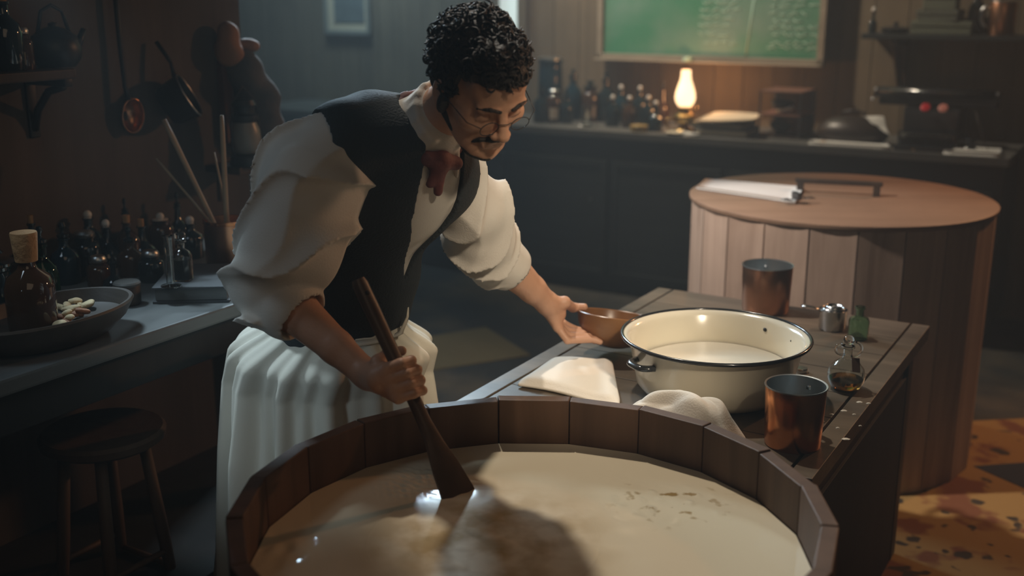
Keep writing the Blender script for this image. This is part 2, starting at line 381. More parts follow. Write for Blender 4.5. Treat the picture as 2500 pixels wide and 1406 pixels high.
# ------------------------------------------------------------------ implicit surfaces -> one smooth mesh
class Field:
    def __init__(s, lo, hi, vox):
        s.lo = np.array(lo, float); s.v = vox
        s.n = np.ceil((np.array(hi) - s.lo) / vox).astype(int) + 1
        s.phi = np.full(s.n, 1.0, np.float32)
    def sl(s, lo, hi):
        a = np.maximum(0, np.floor((np.asarray(lo) - s.lo) / s.v).astype(int)); b = np.minimum(s.n, np.ceil((np.asarray(hi) - s.lo) / s.v).astype(int) + 1)
        if np.any(b <= a): return None, None
        ix = tuple(slice(a[i], b[i]) for i in range(3))
        g = [(s.lo[i] + s.v * np.arange(a[i], b[i])).astype(np.float32) for i in range(3)]
        return ix, np.meshgrid(*g, indexing='ij', sparse=True)
    def comb(s, ix, d, k, sub=False):
        p = s.phi[ix]
        if sub:
            d = -d; h = np.clip(0.5 - 0.5 * (p - d) / k, 0, 1) if k > 0 else 0
            s.phi[ix] = (p * (1 - h) + d * h + k * h * (1 - h)) if k > 0 else np.maximum(p, d)
        else:
            h = np.clip(0.5 + 0.5 * (d - p) / k, 0, 1)
            s.phi[ix] = d * (1 - h) + p * h - k * h * (1 - h)
    def cap(s, a, b, ra, rb=None, k=0.01, sub=False, f=None):
        a = np.asarray(a, float); b = np.asarray(b, float); rb = ra if rb is None else rb
        mg = max(ra, rb) + max(k, 0.005) * 2 + 0.02
        ix, G = s.sl(np.minimum(a, b) - mg, np.maximum(a, b) + mg)
        if ix is None: return s
        ba = b - a; q = [G[i] - a[i] for i in range(3)]
        t = np.clip((q[0] * ba[0] + q[1] * ba[1] + q[2] * ba[2]) / max(1e-9, float(ba @ ba)), 0, 1)
        d = np.sqrt((q[0] - t * ba[0]) ** 2 + (q[1] - t * ba[1]) ** 2 + (q[2] - t * ba[2]) ** 2) - (ra + (rb - ra) * t)
        if f is not None: d = d + f(G, t)
        s.comb(ix, d, max(k, 1e-4) if not sub else k, sub); return s
    def ell(s, c, r, R=None, k=0.01, sub=False, f=None):
        c = np.asarray(c, float); r = np.asarray(r, float)
        mg = max(r) + max(k, 0.005) * 2 + 0.02
        ix, G = s.sl(c - mg, c + mg)
        if ix is None: return s
        q = [G[i] - c[i] for i in range(3)]
        if R is not None:  # rows of R are the local axes
            q = [q[0] * R[i][0] + q[1] * R[i][1] + q[2] * R[i][2] for i in range(3)]
        k0 = np.sqrt((q[0] / r[0]) ** 2 + (q[1] / r[1]) ** 2 + (q[2] / r[2]) ** 2)
        k1 = np.sqrt((q[0] / r[0] ** 2) ** 2 + (q[1] / r[1] ** 2) ** 2 + (q[2] / r[2] ** 2) ** 2)
        d = k0 * (k0 - 1) / np.maximum(k1, 1e-6)
        if f is not None: d = d + f(G, None)
        s.comb(ix, d, max(k, 1e-4) if not sub else k, sub); return s
    def chain(s, pts, rad, k=0.01, **kw):
        for i in range(len(pts) - 1): s.cap(pts[i], pts[i + 1], rad[i], rad[i + 1], k, **kw)
        return s
    def grid(s):
        return np.meshgrid(*[(s.lo[i] + s.v * np.arange(s.n[i])).astype(np.float32) for i in range(3)], indexing='ij', sparse=True)
    def mesh(s, smooth=1):
        p = s.phi; p[0] = 1; p[-1] = 1; p[:, 0] = 1; p[:, -1] = 1; p[:, :, 0] = 1; p[:, :, -1] = 1
        ins = p < 0
        N = np.array(p.shape) - 1
        cnt = np.zeros(N, np.int8)
        for dx in (0, 1):
            for dy in (0, 1):
                for dz in (0, 1): cnt += ins[dx:dx + N[0], dy:dy + N[1], dz:dz + N[2]]
        act = (cnt > 0) & (cnt < 8)
        idx = np.argwhere(act); ids = np.full(N, -1, np.int32); ids[act] = np.arange(len(idx))
        pos = np.zeros((len(idx), 3)); c_ = np.zeros(len(idx))
        cs = [(a, b, c) for a in (0, 1) for b in (0, 1) for c in (0, 1)]
        for ca in cs:
            for ax in range(3):
                if ca[ax]: continue
                cb = list(ca); cb[ax] = 1
                pa = p[idx[:, 0] + ca[0], idx[:, 1] + ca[1], idx[:, 2] + ca[2]]; pb = p[idx[:, 0] + cb[0], idx[:, 1] + cb[1], idx[:, 2] + cb[2]]
                m_ = (pa < 0) != (pb < 0)
                t = np.where(m_, pa / np.where(m_, pa - pb, 1), 0)
                t = np.clip(t, 0.02, 0.98)
                q = np.array(ca, float)[None, :].repeat(len(idx), 0); q[:, ax] += t
                pos += q * m_[:, None]; c_ += m_
        pos = (pos / c_[:, None] + idx) * s.v + s.lo
        quads = []
        for ax in range(3):
            o1, o2 = [(1, 2), (2, 0), (0, 1)][ax]
            a = [slice(1, N[i]) for i in range(3)]; a[ax] = slice(0, N[ax]); b = list(a); b[ax] = slice(1, N[ax] + 1)
            A = ins[tuple(a)]; B = ins[tuple(b)]
            e = np.argwhere(A != B); flip = A[tuple(e.T)]
            e = e + np.array([0 if i == ax else 1 for i in range(3)])
            def cell(d1, d2):
                q = e.copy(); q[:, o1] -= d1; q[:, o2] -= d2; return ids[q[:, 0], q[:, 1], q[:, 2]]
            Q = np.stack([cell(1, 1), cell(0, 1), cell(0, 0), cell(1, 0)], 1)
            Q[~flip] = Q[~flip][:, ::-1]; quads.append(Q)
        Q = np.concatenate(quads); Q = Q[(Q >= 0).all(1)]
        for _ in range(smooth):
            acc = np.zeros_like(pos); w = np.zeros(len(pos))
            for i in range(4):
                j = (i + 1) % 4
                np.add.at(acc, Q[:, i], pos[Q[:, j]]); np.add.at(w, Q[:, i], 1)
                np.add.at(acc, Q[:, j], pos[Q[:, i]]); np.add.at(w, Q[:, j], 1)
            pos = pos * 0.5 + 0.5 * acc / np.maximum(w, 1)[:, None]
        return pos, Q
def np_mesh(V, Q):
    me = bpy.data.meshes.new('m')
    me.vertices.add(len(V)); me.vertices.foreach_set('co', np.asarray(V, np.float32).ravel())
    me.loops.add(Q.size); me.loops.foreach_set('vertex_index', Q.astype(np.int32).ravel())
    me.polygons.add(len(Q)); me.polygons.foreach_set('loop_start', np.arange(0, Q.size, Q.shape[1], dtype=np.int32))
    me.update(calc_edges=True); me.validate(); return me
def join_vq(lst):
    V = []; Q = []; o = 0
    for v, q in lst: V.append(v); Q.append(q + o); o += len(v)
    return np.concatenate(V), np.concatenate(Q)
def grid_mesh(P, closed_u=False):
    """P: rows x cols x 3 grid of points"""
    P = np.asarray(P, float); r, c = P.shape[:2]; q = []
    for i in range(r - 1):
        for j in range(c if closed_u else c - 1):
            k = (j + 1) % c; q.append((i * c + j, i * c + k, (i + 1) * c + k, (i + 1) * c + j))
    return P.reshape(-1, 3), np.array(q)
# ------------------------------------------------------------------ the room
VB = (uv(WZ(1250, 300, .90))[1] + uv(WZ(2450, 392, .90))[1]) / 2      # front edge of the long bench
UC = (uv(WZ(0, 935, .90))[0] + uv(WZ(560, 742, .90))[0]) / 2          # front edge of the left counter
VW = VB + 0.62; UW = UC - 0.66
ZC = 3.4
V0 = -1.6
VEND = uv(RU(592, 300, UW))[1]                                        # where the left wall stops
URW = 1.7
def wall_planks(name, p0, p1, z0, z1, mat, wdt=0.17, th=0.03, gap=0.004, cols=None):
    p0 = np.array(p0); p1 = np.array(p1); ln = np.linalg.norm(p1 - p0); d = (p1 - p0) / ln
    bm = BM(); n_ = int(ln / wdt)
    ang = math.atan2(d[1], d[0]); R = Matrix.Rotation(ang, 3, 'Z')
    for i in range(n_):
        c = d * (i + .5) * ln / n_
        add_box(bm, (c[0], c[1], (z1 - z0) / 2), (ln / n_ - gap, th, z1 - z0), 0.0, None)
        bm.verts.ensure_lookup_table()
        vs_ = bm.verts[-8:]
        bmesh.ops.rotate(bm, cent=(c[0], c[1], 0), matrix=R, verts=vs_)
    # backing board behind the gaps
    add_box(bm, (0, 0, 0), (ln, 0.02, z1 - z0)); bm.verts.ensure_lookup_table(); vs_ = bm.verts[-8:]
    bmesh.ops.translate(bm, vec=(ln / 2, 0, (z1 - z0) / 2), verts=vs_)
    bmesh.ops.rotate(bm, cent=(0, 0, 0), matrix=R, verts=vs_)
    nv = np.array([-d[1], d[0]]) * 0.02
    return bm, nv, vs_
def wall(name, a, b, mat, side, z0=0, z1=ZC):
    """a, b: (u, v) ends; side = +1/-1 : which way the backing lies"""
    A = L(a[0], a[1], z0); B = L(b[0], b[1], z0)
    bm, nv, vs_ = wall_planks(name, (0, 0), tuple((B - A)[:2]), 0, z1 - z0, mat)
    bmesh.ops.translate(bm, vec=(nv[0] * side, nv[1] * side, 0), verts=vs_)
    o = link(name, from_bm(bm), mat, smooth=False, loc=(A[0], A[1], z0)); return structure(o)
bm = BM(); add_box(bm, (0, 0, 0), (12, 12, 0.1)); fl = link('floor', from_bm(bm), M['floor'], smooth=False, loc=L(0.8, 2.6, -0.05), rot=(0, 0, RZ)); structure(fl)
uL0 = uv(RV(300, 200, VW))[0] - 1.6
wx0 = uv(RV(1196, 60, VW))[0]; wx1 = uv(RV(1292, 60, VW))[0]; wz0 = RV(1240, 150, VW)[2]
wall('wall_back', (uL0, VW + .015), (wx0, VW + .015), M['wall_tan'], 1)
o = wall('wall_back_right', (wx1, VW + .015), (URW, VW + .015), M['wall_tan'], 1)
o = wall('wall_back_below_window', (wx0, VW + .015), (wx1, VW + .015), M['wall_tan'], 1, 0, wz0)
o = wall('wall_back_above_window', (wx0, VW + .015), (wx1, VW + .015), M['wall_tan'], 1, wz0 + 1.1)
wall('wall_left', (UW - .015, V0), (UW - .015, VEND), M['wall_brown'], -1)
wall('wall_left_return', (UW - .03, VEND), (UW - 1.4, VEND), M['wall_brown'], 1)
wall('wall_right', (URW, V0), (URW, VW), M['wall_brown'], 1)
# window in the back wall
bm = BM(); hh = 1.1; ww = wx1 - wx0
for (c, s) in [((0.03, 0, hh / 2), (.06, .09, hh)), ((ww - .03, 0, hh / 2), (.06, .09, hh)), ((ww / 2, 0, .02), (ww, .09, .04)), ((ww / 2, 0, hh - .02), (ww, .09, .04))]:
    add_box(bm, c, s, .003)
wf = link('window_1', from_bm(bm), M['wall_tan'], smooth=False, loc=L(wx0, VW, wz0), rot=(0, 0, RZ)); structure(wf, 'narrow bright window left of the chalkboard')
bm = BM(); add_box(bm, (ww / 2, .02, hh / 2), (ww - .1, .006, hh - .08)); link('pane', from_bm(bm), M['window_light'], wf, smooth=False)

def lbox(name, u0, u1, v0, v1, z0, z1, mat, parent=None, bevel=0.004):
    """box lying in the room's own frame"""
    c = L((u0 + u1) / 2, (v0 + v1) / 2, (z0 + z1) / 2)
    bm = BM(); add_box(bm, (0, 0, 0), (u1 - u0, v1 - v0, z1 - z0), bevel)
    if parent is not None:
        c = np.array(parent.matrix_world.inverted() @ Vector(c)) if False else c
    o = link(name, from_bm(bm), mat, None, smooth=False, loc=c, rot=(0, 0, RZ))
    return o
def adopt(parent, *kids):
    """keep world placement, parent unrotated-or-rotated empties"""
    pm = Matrix.LocRotScale(parent.location, parent.rotation_euler, Vector((1, 1, 1))).inverted()
    for k in kids:
        km = Matrix.LocRotScale(k.location, k.rotation_euler, Vector((1, 1, 1)))
        m_ = pm @ km
        k.parent = parent; k.location = m_.to_translation(); k.rotation_euler = m_.to_euler()
    return parent

# ------------------------------------------------------------------ long bench at the back
UB1 = uv(WZ(2466, 388, .90))[0]
UB0 = UB1 - 4.6
bench = empty('workbench', L(UB0, VB, 0), 'long dark panelled workbench along the back wall under the chalkboard', 'workbench', RZ)
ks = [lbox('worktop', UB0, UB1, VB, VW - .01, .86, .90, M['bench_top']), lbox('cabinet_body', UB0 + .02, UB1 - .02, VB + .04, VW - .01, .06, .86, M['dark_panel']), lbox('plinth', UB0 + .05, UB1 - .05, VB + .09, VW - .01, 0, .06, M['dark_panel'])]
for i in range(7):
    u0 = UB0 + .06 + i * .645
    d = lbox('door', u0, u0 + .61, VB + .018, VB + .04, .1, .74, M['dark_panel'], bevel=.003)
    ks.append(d)
    bm = BM()
    for (c, s) in [((0, -.012, .305), (.61, .012, .03)), ((0, -.012, -.305), (.61, .012, .03)), ((-.29, -.012, 0), (.03, .012, .58)), ((.29, -.012, 0), (.03, .012, .58))]: add_box(bm, c, s, .002)
    r_ = link('door_frame', from_bm(bm), M['dark_panel'], d, smooth=False)
    k_ = lathe('knob', [(0, 0), (.007, 0), (.006, .012), (.012, .018), (.010, .026), (0, .028)], M['grey_metal'], d, seg=14); k_.location = (.22, -.018, .1); k_.rotation_euler = (math.pi / 2, 0, 0)
adopt(bench, *ks)

# ------------------------------------------------------------------ left counter
VC1 = VEND - .02
ctr = empty('counter', L(UC, V0, 0), 'grey topped counter along the left wall crowded with bottles', 'counter', RZ)
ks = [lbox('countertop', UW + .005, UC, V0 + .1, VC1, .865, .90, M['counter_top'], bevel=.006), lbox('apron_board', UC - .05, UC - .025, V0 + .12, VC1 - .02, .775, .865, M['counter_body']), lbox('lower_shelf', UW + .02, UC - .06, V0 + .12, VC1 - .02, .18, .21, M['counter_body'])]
for vv in (V0 + .2, 1.0, VC1 - .1):
    ks.append(lbox('leg', UC - .12, UC - .05, vv, vv + .07, 0, .865, M['counter_body'])); ks.append(lbox('leg', UW + .03, UW + .1, vv, vv + .07, 0, .865, M['counter_body']))
adopt(ctr, *ks)

# ------------------------------------------------------------------ work table on the right
ZT = .71
tR = uv(WZ(2235, 792, ZT)); tL = uv(WZ(1610, 700, ZT)); tF = uv(WZ(2032, 1180, ZT))
TU0, TU1 = tL[0], (tR[0] + tF[0]) / 2; TV0, TV1 = tF[1], (tR[1] + tL[1]) / 2
tw, td = TU1 - TU0, TV1 - TV0
tb = empty('work_table', L(TU0, TV0, 0), 'low plank topped wooden work table holding the cream enamel basin', 'table', RZ)
bm = BM()
np_ = 5
np_ = 7
for i in range(np_):                                 # boards across the table between two end boards
    w_ = td / np_
    add_box(bm, (tw / 2, w_ * (i + .5), ZT - .014), (tw - .108, w_ - .003, .028), .0015)
add_box(bm, (.024, td / 2, ZT - .014), (.047, td, .028), .002)
add_box(bm, (tw - .024, td / 2, ZT - .014), (.047, td, .028), .002)
add_box(bm, (tw / 2, td / 2, ZT - .034), (tw - .004, td - .004, .012))
link('tabletop', from_bm(bm), M['table_wood'], tb, smooth=False)
for (c, s) in [((tw / 2, .04, (ZT - .14) / 2 + .008), (tw - .08, .015, ZT - .14)), ((tw / 2, td - .04, (ZT - .14) / 2 + .008), (tw - .08, .015, ZT - .14)), ((.04, td / 2, (ZT - .14) / 2 + .008), (.015, td - .08, ZT - .14)), ((tw - .04, td / 2, (ZT - .14) / 2 + .008), (.015, td - .08, ZT - .14))]: box('side_panel', c, s, M['panel_dark'], tb, bevel=.001)
for (u_, v_) in ((.06, .06), (tw - .06, .06), (.06, td - .06), (tw - .06, td - .06)): box('leg', (u_, v_, (ZT - .04) / 2 + .004), (.06, .06, ZT - .048), M['dark_wood'], tb)
bm = BM()
for (c, s) in [((tw / 2, .05, ZT - .09), (tw - .14, .02, .1)), ((tw / 2, td - .05, ZT - .09), (tw - .14, .02, .1)), ((.05, td / 2, ZT - .09), (.02, td - .14, .1)), ((tw - .05, td / 2, ZT - .09), (.02, td - .14, .1))]: add_box(bm, c, s)
link('apron_rail', from_bm(bm), M['dark_wood'], tb, smooth=False)

# ------------------------------------------------------------------ round tub of milk in front
TZ = .82
TUB = np.array([0.030, 1.650, 0]); TR_ = .482
def stave_ring(bm, R0, R1, z0, z1, N, ph, gap=.0015, bev=.002, jitter=None):
    for i in range(N):
        a0 = ph + 2 * math.pi * i / N; a1 = ph + 2 * math.pi * (i + 1) / N
        j = jitter[i % len(jitter)] if jitter else 0
        am = (a0 + a1) / 2; k = gap
        def pt(a, R): return np.array([R * math.cos(a), R * math.sin(a)])
        t = np.array([-math.sin(am), math.cos(am)]) * k
        o0, o1 = pt(a0, R0) + t, pt(a1, R0) - t; i0, i1 = pt(a0, R1) + t, pt(a1, R1) - t
        vs_ = [bm.verts.new((*p, z)) for z in (z0, z1 + j) for p in (o0, o1, i1, i0)]
        q = [(0, 1, 2, 3), (7, 6, 5, 4), (0, 4, 5, 1), (1, 5, 6, 2), (2, 6, 7, 3), (3, 7, 4, 0)]
        for f in q: bm.faces.new([vs_[x] for x in f])
tub = empty('milk_tub', (TUB[0], TUB[1], 0), 'large open round wooden tub full of curdling milk in front', 'tub')
NT = 20
pj = WZ(1215, 972, TZ) - TUB; ph = math.atan2(pj[1], pj[0])
rnd = random.Random(3)
bm = BM(); stave_ring(bm, TR_ * 1.008, TR_ - .024, 0.02, TZ, NT, ph, .0009, jitter=[rnd.uniform(-.003, .003) for _ in range(NT)])
stv = link('staves', from_bm(bm), M['tub_wood'], tub, smooth=False)
mdf = stv.modifiers.new('b', 'BEVEL'); mdf.width = .0022; mdf.segments = 2; mdf.limit_method = 'ANGLE'
bm = BM(); add_lathe(bm, [(0, .04), (TR_ - .03, .04), (TR_ - .03, .07), (0, .07)], 40); link('bottom_board', from_bm(bm), M['tub_wood'], tub, smooth=False)
for z_ in (.22, .60):
    bm = BM(); stave_ring(bm, TR_ * 1.008 + .004, TR_ * 1.008 + .0005, z_, z_ + .035, NT, ph, 0.0); link('hoop', from_bm(bm), M['iron'], tub, smooth=False)
# milk: a fine polar grid with ripples by the paddle and low curd lumps
ZM = TZ - .092
pad = WZ(1118, 1206, ZM) - TUB
rs = np.linspace(0, TR_ - .026, 200); th = np.linspace(0, 2 * math.pi, 541)[:-1]
RR, TT = np.meshgrid(rs, th, indexing='ij')
apo = np.cos(np.pi / NT) / np.cos(((TT - ph) % (2 * np.pi / NT)) - np.pi / NT)
XX = RR * np.cos(TT) * apo; YY = RR * np.sin(TT) * apo
def fbm(x, y, s, seed=0):
    r = random.Random(seed); v = 0
    for k in range(9):
        a = r.uniform(0, 6.28); f_ = s * (0.6 + 1.5 * r.random()); v = v + np.sin(x * f_ * math.cos(a) + y * f_ * math.sin(a) + r.uniform(0, 6.28))
    return v / 9
gl = WZ(1015, 1175, ZM) - TUB
d1 = np.hypot(XX - gl[0], (YY - gl[1]))
ZZ = .0060 * np.exp(-(d1 / .060) ** 2) * fbm(XX, YY, 230, 1)
gl2 = WZ(665, 1335, ZM) - TUB
d2 = np.hypot(XX - gl2[0], YY - gl2[1]); ZZ += .0040 * np.exp(-(d2 / .06) ** 2) * fbm(XX, YY, 90, 2)
cd = WZ(1180, 1330, ZM) - TUB
lump = np.exp(-((XX - cd[0]) / .20) ** 2 - ((YY - cd[1]) / .15) ** 2)
ZZ += .0022 * lump * np.maximum(0, fbm(XX, YY, 60, 5) * 1.8 + .05) + .003 * lump
c3 = WZ(1640, 1230, ZM) - TUB
l3 = np.exp(-((XX - c3[0]) / .11) ** 2 - ((YY - c3[1]) / .07) ** 2)
ZZ += .003 * l3 * np.maximum(0, fbm(XX, YY, 130, 7) * 2 - .35)
dp = np.hypot(XX - pad[0], YY - pad[1]); ZZ += .0008 * np.exp(-(dp / .05) ** 2) * np.cos(dp * 170)
ZZ += .0006 * fbm(XX, YY, 22, 9)
P = np.stack([XX, YY, ZZ + ZM], -1); V_, Q_ = grid_mesh(P, True)
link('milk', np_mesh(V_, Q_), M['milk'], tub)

# ------------------------------------------------------------------ lidded round vat behind the table
VZ = .92; VT = np.array([1.160, 3.87, 0]); VR = .520; NV = 22
vat = empty('lidded_vat', (VT[0], VT[1], 0), 'tall round vat of pale upright boards with a flat wooden lid', 'vat')
pj = WZ(2094, 545, VZ) - VT; ph2 = math.atan2(pj[1], pj[0])
bm = BM(); stave_ring(bm, VR, VR - .024, .007, VZ - .018, NV, ph2, .0026)
sv = link('staves', from_bm(bm), M['vat_wood'], vat, smooth=False)
bm = BM(); add_lathe(bm, [(0, VZ - .018), (VR + .002, VZ - .018), (VR + .005, VZ - .012), (VR + .005, VZ - .003), (VR, VZ), (0, VZ)], 96)
sharp(link('lid', from_bm(bm), M['lid_wood'], vat))
h0 = WZ(1950, 470, VZ) - VT; h1 = WZ(2142, 480, VZ) - VT
hd = nrm(h1 - h0); hp = np.array([-hd[1], hd[0], 0])
hm = (h0 + h1) / 2; hl = np.linalg.norm((h1 - h0)[:2]); hR = Matrix.Rotation(math.atan2(hd[1], hd[0]), 3, 'Z')
hp_ = [np.array([h0[0], h0[1], VZ]), np.array([h0[0], h0[1], VZ + .040]) , np.array([h1[0], h1[1], VZ + .040]), np.array([h1[0], h1[1], VZ])]
hdl = box('lid_handle', (0, 0, 0), (hl + .03, .022, .016), M['dark_wood'], vat, bevel=.003, loc=(hm[0], hm[1], VZ + .044), rot=(0, 0, math.atan2(hd[1], hd[0])))
for s_ in (-1, 1): box('handle_post', (s_ * (hl / 2 - .004), 0, -.026), (.024, .020, .036), M['dark_wood'], hdl, bevel=.002)
# papers on the lid, held by a spring clip
def sheet_pts(corners, z, nu=8, nv=8, lift=.003, seed=0):
    c = [np.asarray(x, float) for x in corners]; out = []
    for i in range(nu + 1):
        row = []
        for j in range(nv + 1):
            a, b = i / nu, j / nv
            p = c[0] * (1 - a) * (1 - b) + c[1] * (1 - a) * b + c[2] * a * b + c[3] * a * (1 - b)
            p = p.copy(); p[2] += lift * (math.sin(3 * a + seed) * math.sin(2.5 * b + seed) + 1) / 2
            row.append(p)
        out.append(row)
    return np.array(out)
def slab(name, corners, th, mat, parent=None, lift=.003, seed=0):
    """a thin solid sheet with gently curled top following four corners"""
    T = sheet_pts(corners, 0, lift=lift, seed=seed); B = T.copy(); T = T + np.array([0, 0, th])
    r, c = T.shape[:2]; V1, Q1 = grid_mesh(T); V2, Q2 = grid_mesh(B); Q2 = Q2[:, ::-1] + len(V1)
    ring = [(0, j) for j in range(c)] + [(i, c - 1) for i in range(1, r)] + [(r - 1, j) for j in range(c - 2, -1, -1)] + [(i, 0) for i in range(r - 2, 0, -1)]
    k = [i * c + j for i, j in ring]; q = [(k[i], k[(i + 1) % len(k)], k[(i + 1) % len(k)] + len(V1), k[i] + len(V1)) for i in range(len(k))]
    V = np.concatenate([V1, V2]); cen = V.mean(0); cen[2] = V[:, 2].min(); o = link(name, np_mesh(V - cen, np.concatenate([Q1, Q2, np.array(q)])), mat, parent, smooth=False, loc=cen); return o
o = slab('paper_sheets', [WZ(1722, 441, VZ), WZ(1962, 462, VZ), WZ(1942, 498, VZ), WZ(1700, 462, VZ)], .006, M['paper'], lift=.006)
tag(o, 'sheaf of white papers lying on the pale vat lid', 'papers')
cl = empty('spring_clip', WZ(1945, 486, VZ + .016), 'small grey metal clip with wings resting on the papers on the vat lid', 'clip', 0.2)
bm = BM(); add_box(bm, (0, 0, .012), (.018, .05, .024), .004); link('clamp', from_bm(bm), M['grey_metal'], cl, smooth=False)
tube('wing', [(-.005, 0, .004), (-.03, -.02, .003), (-.055, -.022, .003), (-.06, -.005, .003), (-.03, .0, .003)], .004, M['grey_metal'], cl, flat=.5)
tube('wing', [(.005, 0, .004), (.03, .012, .003), (.06, .008, .003), (.062, -.012, .003), (.02, -.01, .003)], .004, M['steel'], cl, flat=.5)

# ------------------------------------------------------------------ cream enamel basin
BC = W(1747, 818, 2.455); BC = np.array([BC[0], BC[1], ZT])
bs = empty('enamel_basin', BC, 'wide cream enamel basin with a black rim holding milk', 'basin')
prof = [(0, .004), (.150, .004), (.168, .010), (.180, .026), (.186, .06), (.2, .125), (.213, .136), (.214, .139), (.206, .139), (.197, .128), (.182, .06), (.174, .03), (.160, .014), (0, .012)]
sharp(lathe('bowl', prof, M['cream'], bs, 72), 60)
bm = BM(); K = 72
pts = [(.2165 * math.cos(2 * math.pi * i / K), .2165 * math.sin(2 * math.pi * i / K), .139) for i in range(K + 1)]
add_tube(bm, pts, .0045, 8, cap=False); link('rim', from_bm(bm), M['black_enamel'], bs)
bm = BM(); add_lathe(bm, [(0, .066), (.1775, .066), (.1781, .0655)], 72); link('milk', from_bm(bm), M['cream_milk'], bs)
for a_ in (math.radians(207), math.radians(27)):
    bm = BM(); c_, s_ = math.cos(a_), math.sin(a_)
    rr_ = .192; wv = .036
    pts = []
    for k_ in range(13):
        t = -1 + k_ / 6; out = .030 * (1 - abs(t) ** 4) 
        pts.append(((rr_ + out) * c_ - t * wv * s_, (rr_ + out) * s_ + t * wv * c_, .098))
    add_tube(bm, pts, .010, 10, flat=.7); link('handle', from_bm(bm), M['black_enamel'], bs)
bm = BM()
for (px, py, r_) in ((1868, 805, .0055), (1931, 832, .0022)):
    # chips in the enamel on the inner wall
    d = ray(px, py); best = None
    for t in np.linspace(2.2, 3.4, 2400):
        q = CAM + d * (t / d[1]) - BC; R_ = .182 + (q[2] - .06) / (.128 - .06) * .015
        if q[1] > 0 and math.hypot(q[0], q[1]) > R_: best = q; break
    if best is not None:
        a2 = math.atan2(best[1], best[0]); add_lathe(bm, [(0, .0012), (r_, 0), (r_ * .9, -.001), (0, -.001)], 10, c=(best[0] - math.cos(a2) * .001, best[1] - math.sin(a2) * .001, best[2]), mat=Matrix.Rotation(a2 + math.pi, 4, 'Z') @ Matrix.Rotation(math.pi / 2, 4, 'Y'))
link('chip_mark', from_bm(bm), M['iron'], bs)

# ------------------------------------------------------------------ mugs, jars and flasks on the table
def mug(loc, r, h, mat, inner, label, rz, scale_handle=1.0):
    e = empty('copper_mug', loc, label, 'mug', rz)
    lathe('body', [(0, 0), (r * .90, 0), (r * .93, .004), (r * .965, h * .5), (r, h - .001), (r - .0006, h)], mat, e, 56)
    lathe('lining', [(0, .004), (r * .90, .004), (r * .945, h * .5), (r - .002, h), (r + .0016, h + .0012), (r + .0022, h - .001), (r + .0006, h - .0025)], inner, e, 56)
    if scale_handle:
        k = scale_handle
        tube('handle', [(r * .95, 0, h * .80), (r + .02 * k, 0, h * .84), (r + .034 * k, 0, h * .70), (r + .034 * k, 0, h * .45), (r + .02 * k, 0, h * .26), (r * .93, 0, h * .22)], .006, inner, e, flat=1.6)
    return e
mg = WZ(1934, 1083, ZT)
mug(mg, .062, .130, M['copper'], M['tin'], 'shiny copper mug with steel lining at the front corner of the table', .85, .6)
mg2 = WZ(1868, 757, ZT)
mug(mg2, .073, .138, M['old_copper'], M['tin'], 'duller copper mug standing behind the enamel basin near the vat', 1.4)
p = WZ(2031, 803, ZT)
e = empty('steel_cup', p, 'small steel measuring cup with a flat handle behind the little green bottle', 'cup', .2)
lathe('body', [(0, 0), (.034, 0), (.0365, .004), (.038, .055), (.0395, .058), (.0375, .058), (.034, .006), (0, .006)], M['steel'], e, 36)
tube('handle', [(-.034, 0, .056), (-.055, .01, .064), (-.075, .018, .067), (-.085, .02, .066)], .012, M['steel'], e, flat=.2)
for k_, r_ in ((0, .030), (1, .022)): 
    bm = BM(); add_lathe(bm, [(r_, .050 + .006 * k_), (r_ + .001, .062 + .006 * k_), (r_ - .001, .062 + .006 * k_), (r_ - .002, .050 + .006 * k_)], 28, c=(0.002 * k_, 0, 0)); link('nested_cup', from_bm(bm), M['steel'], e)
def glass_bottle(name, loc, prof_o, mat, label, cat, liquid=None, wall_t=.002, rz=0, stopper=None, seg=36, group=None):
    e = empty(name, loc, label, cat, rz, group)
    inner = [(max(0, r - wall_t), z + (wall_t if i < 2 else 0)) for i, (r, z) in enumerate(prof_o)]
    prof_ = prof_o + inner[::-1]
    lathe('glass_body', prof_, mat, e, seg)
    if liquid:
        lm, zl = liquid; pr = [(0, wall_t * 1.6)]
        for (r, z) in prof_o[1:]:
            if z < zl: pr.append((max(0, r - wall_t - .0004), max(z, wall_t * 1.6)))
            else:
                pr.append((pr[-1][0], zl)); break
        pr.append((0, zl)); lathe('liquid', pr, lm, e, seg)
    if stopper:
        sm, z0, r0, r1, hh_ = stopper
        lathe('stopper', [(0, z0 - .012), (r0 * .8, z0 - .012), (r0, z0), (r1, z0 + .003), (r1, z0 + hh_ - .003), (r1 * .8, z0 + hh_), (0, z0 + hh_)], sm, e, 24)
    return e
p = WZ(2094, 826, ZT)
glass_bottle('small_bottle', p, [(0, 0), (.026, 0), (.0275, .003), (.0275, .050), (.024, .058), (.011, .064), (.0105, .082), (.0145, .084), (.0145, .090), (.010, .090)], M['glass_green'], 'small pale green glass bottle with a flared neck on the right side of the table', 'bottle')
p = WZ(2063, 948, ZT)
fk = glass_bottle('round_flask', p, [(0, 0), (.024, 0), (.034, .006), (.0425, .022), (.044, .036), (.040, .052), (.028, .066), (.013, .076), (.0105, .086), (.0105, .098), (.016, .102), (.016, .106), (.011, .106)], M['glass_clear'], 'round glass flask holding a little amber oil with a brown tag on its neck', 'flask', liquid=(M['oil'], .026))
lathe('stopper', sphere_prof(.013, .120), M['glass_clear'], fk, 20)
tube('finger_loop', [(.0 + .018 * math.cos(t), .0, .098 + .018 * math.sin(t)) for t in np.linspace(-1.9, 1.4, 10)], .003, M['glass_clear'], fk).location = (.014, 0, 0)
tube('finger_loop', [(-.018 * math.cos(t), .0, .098 + .014 * math.sin(t)) for t in np.linspace(-1.9, 1.4, 10)], .003, M['glass_clear'], fk).location = (-.012, 0, 0)
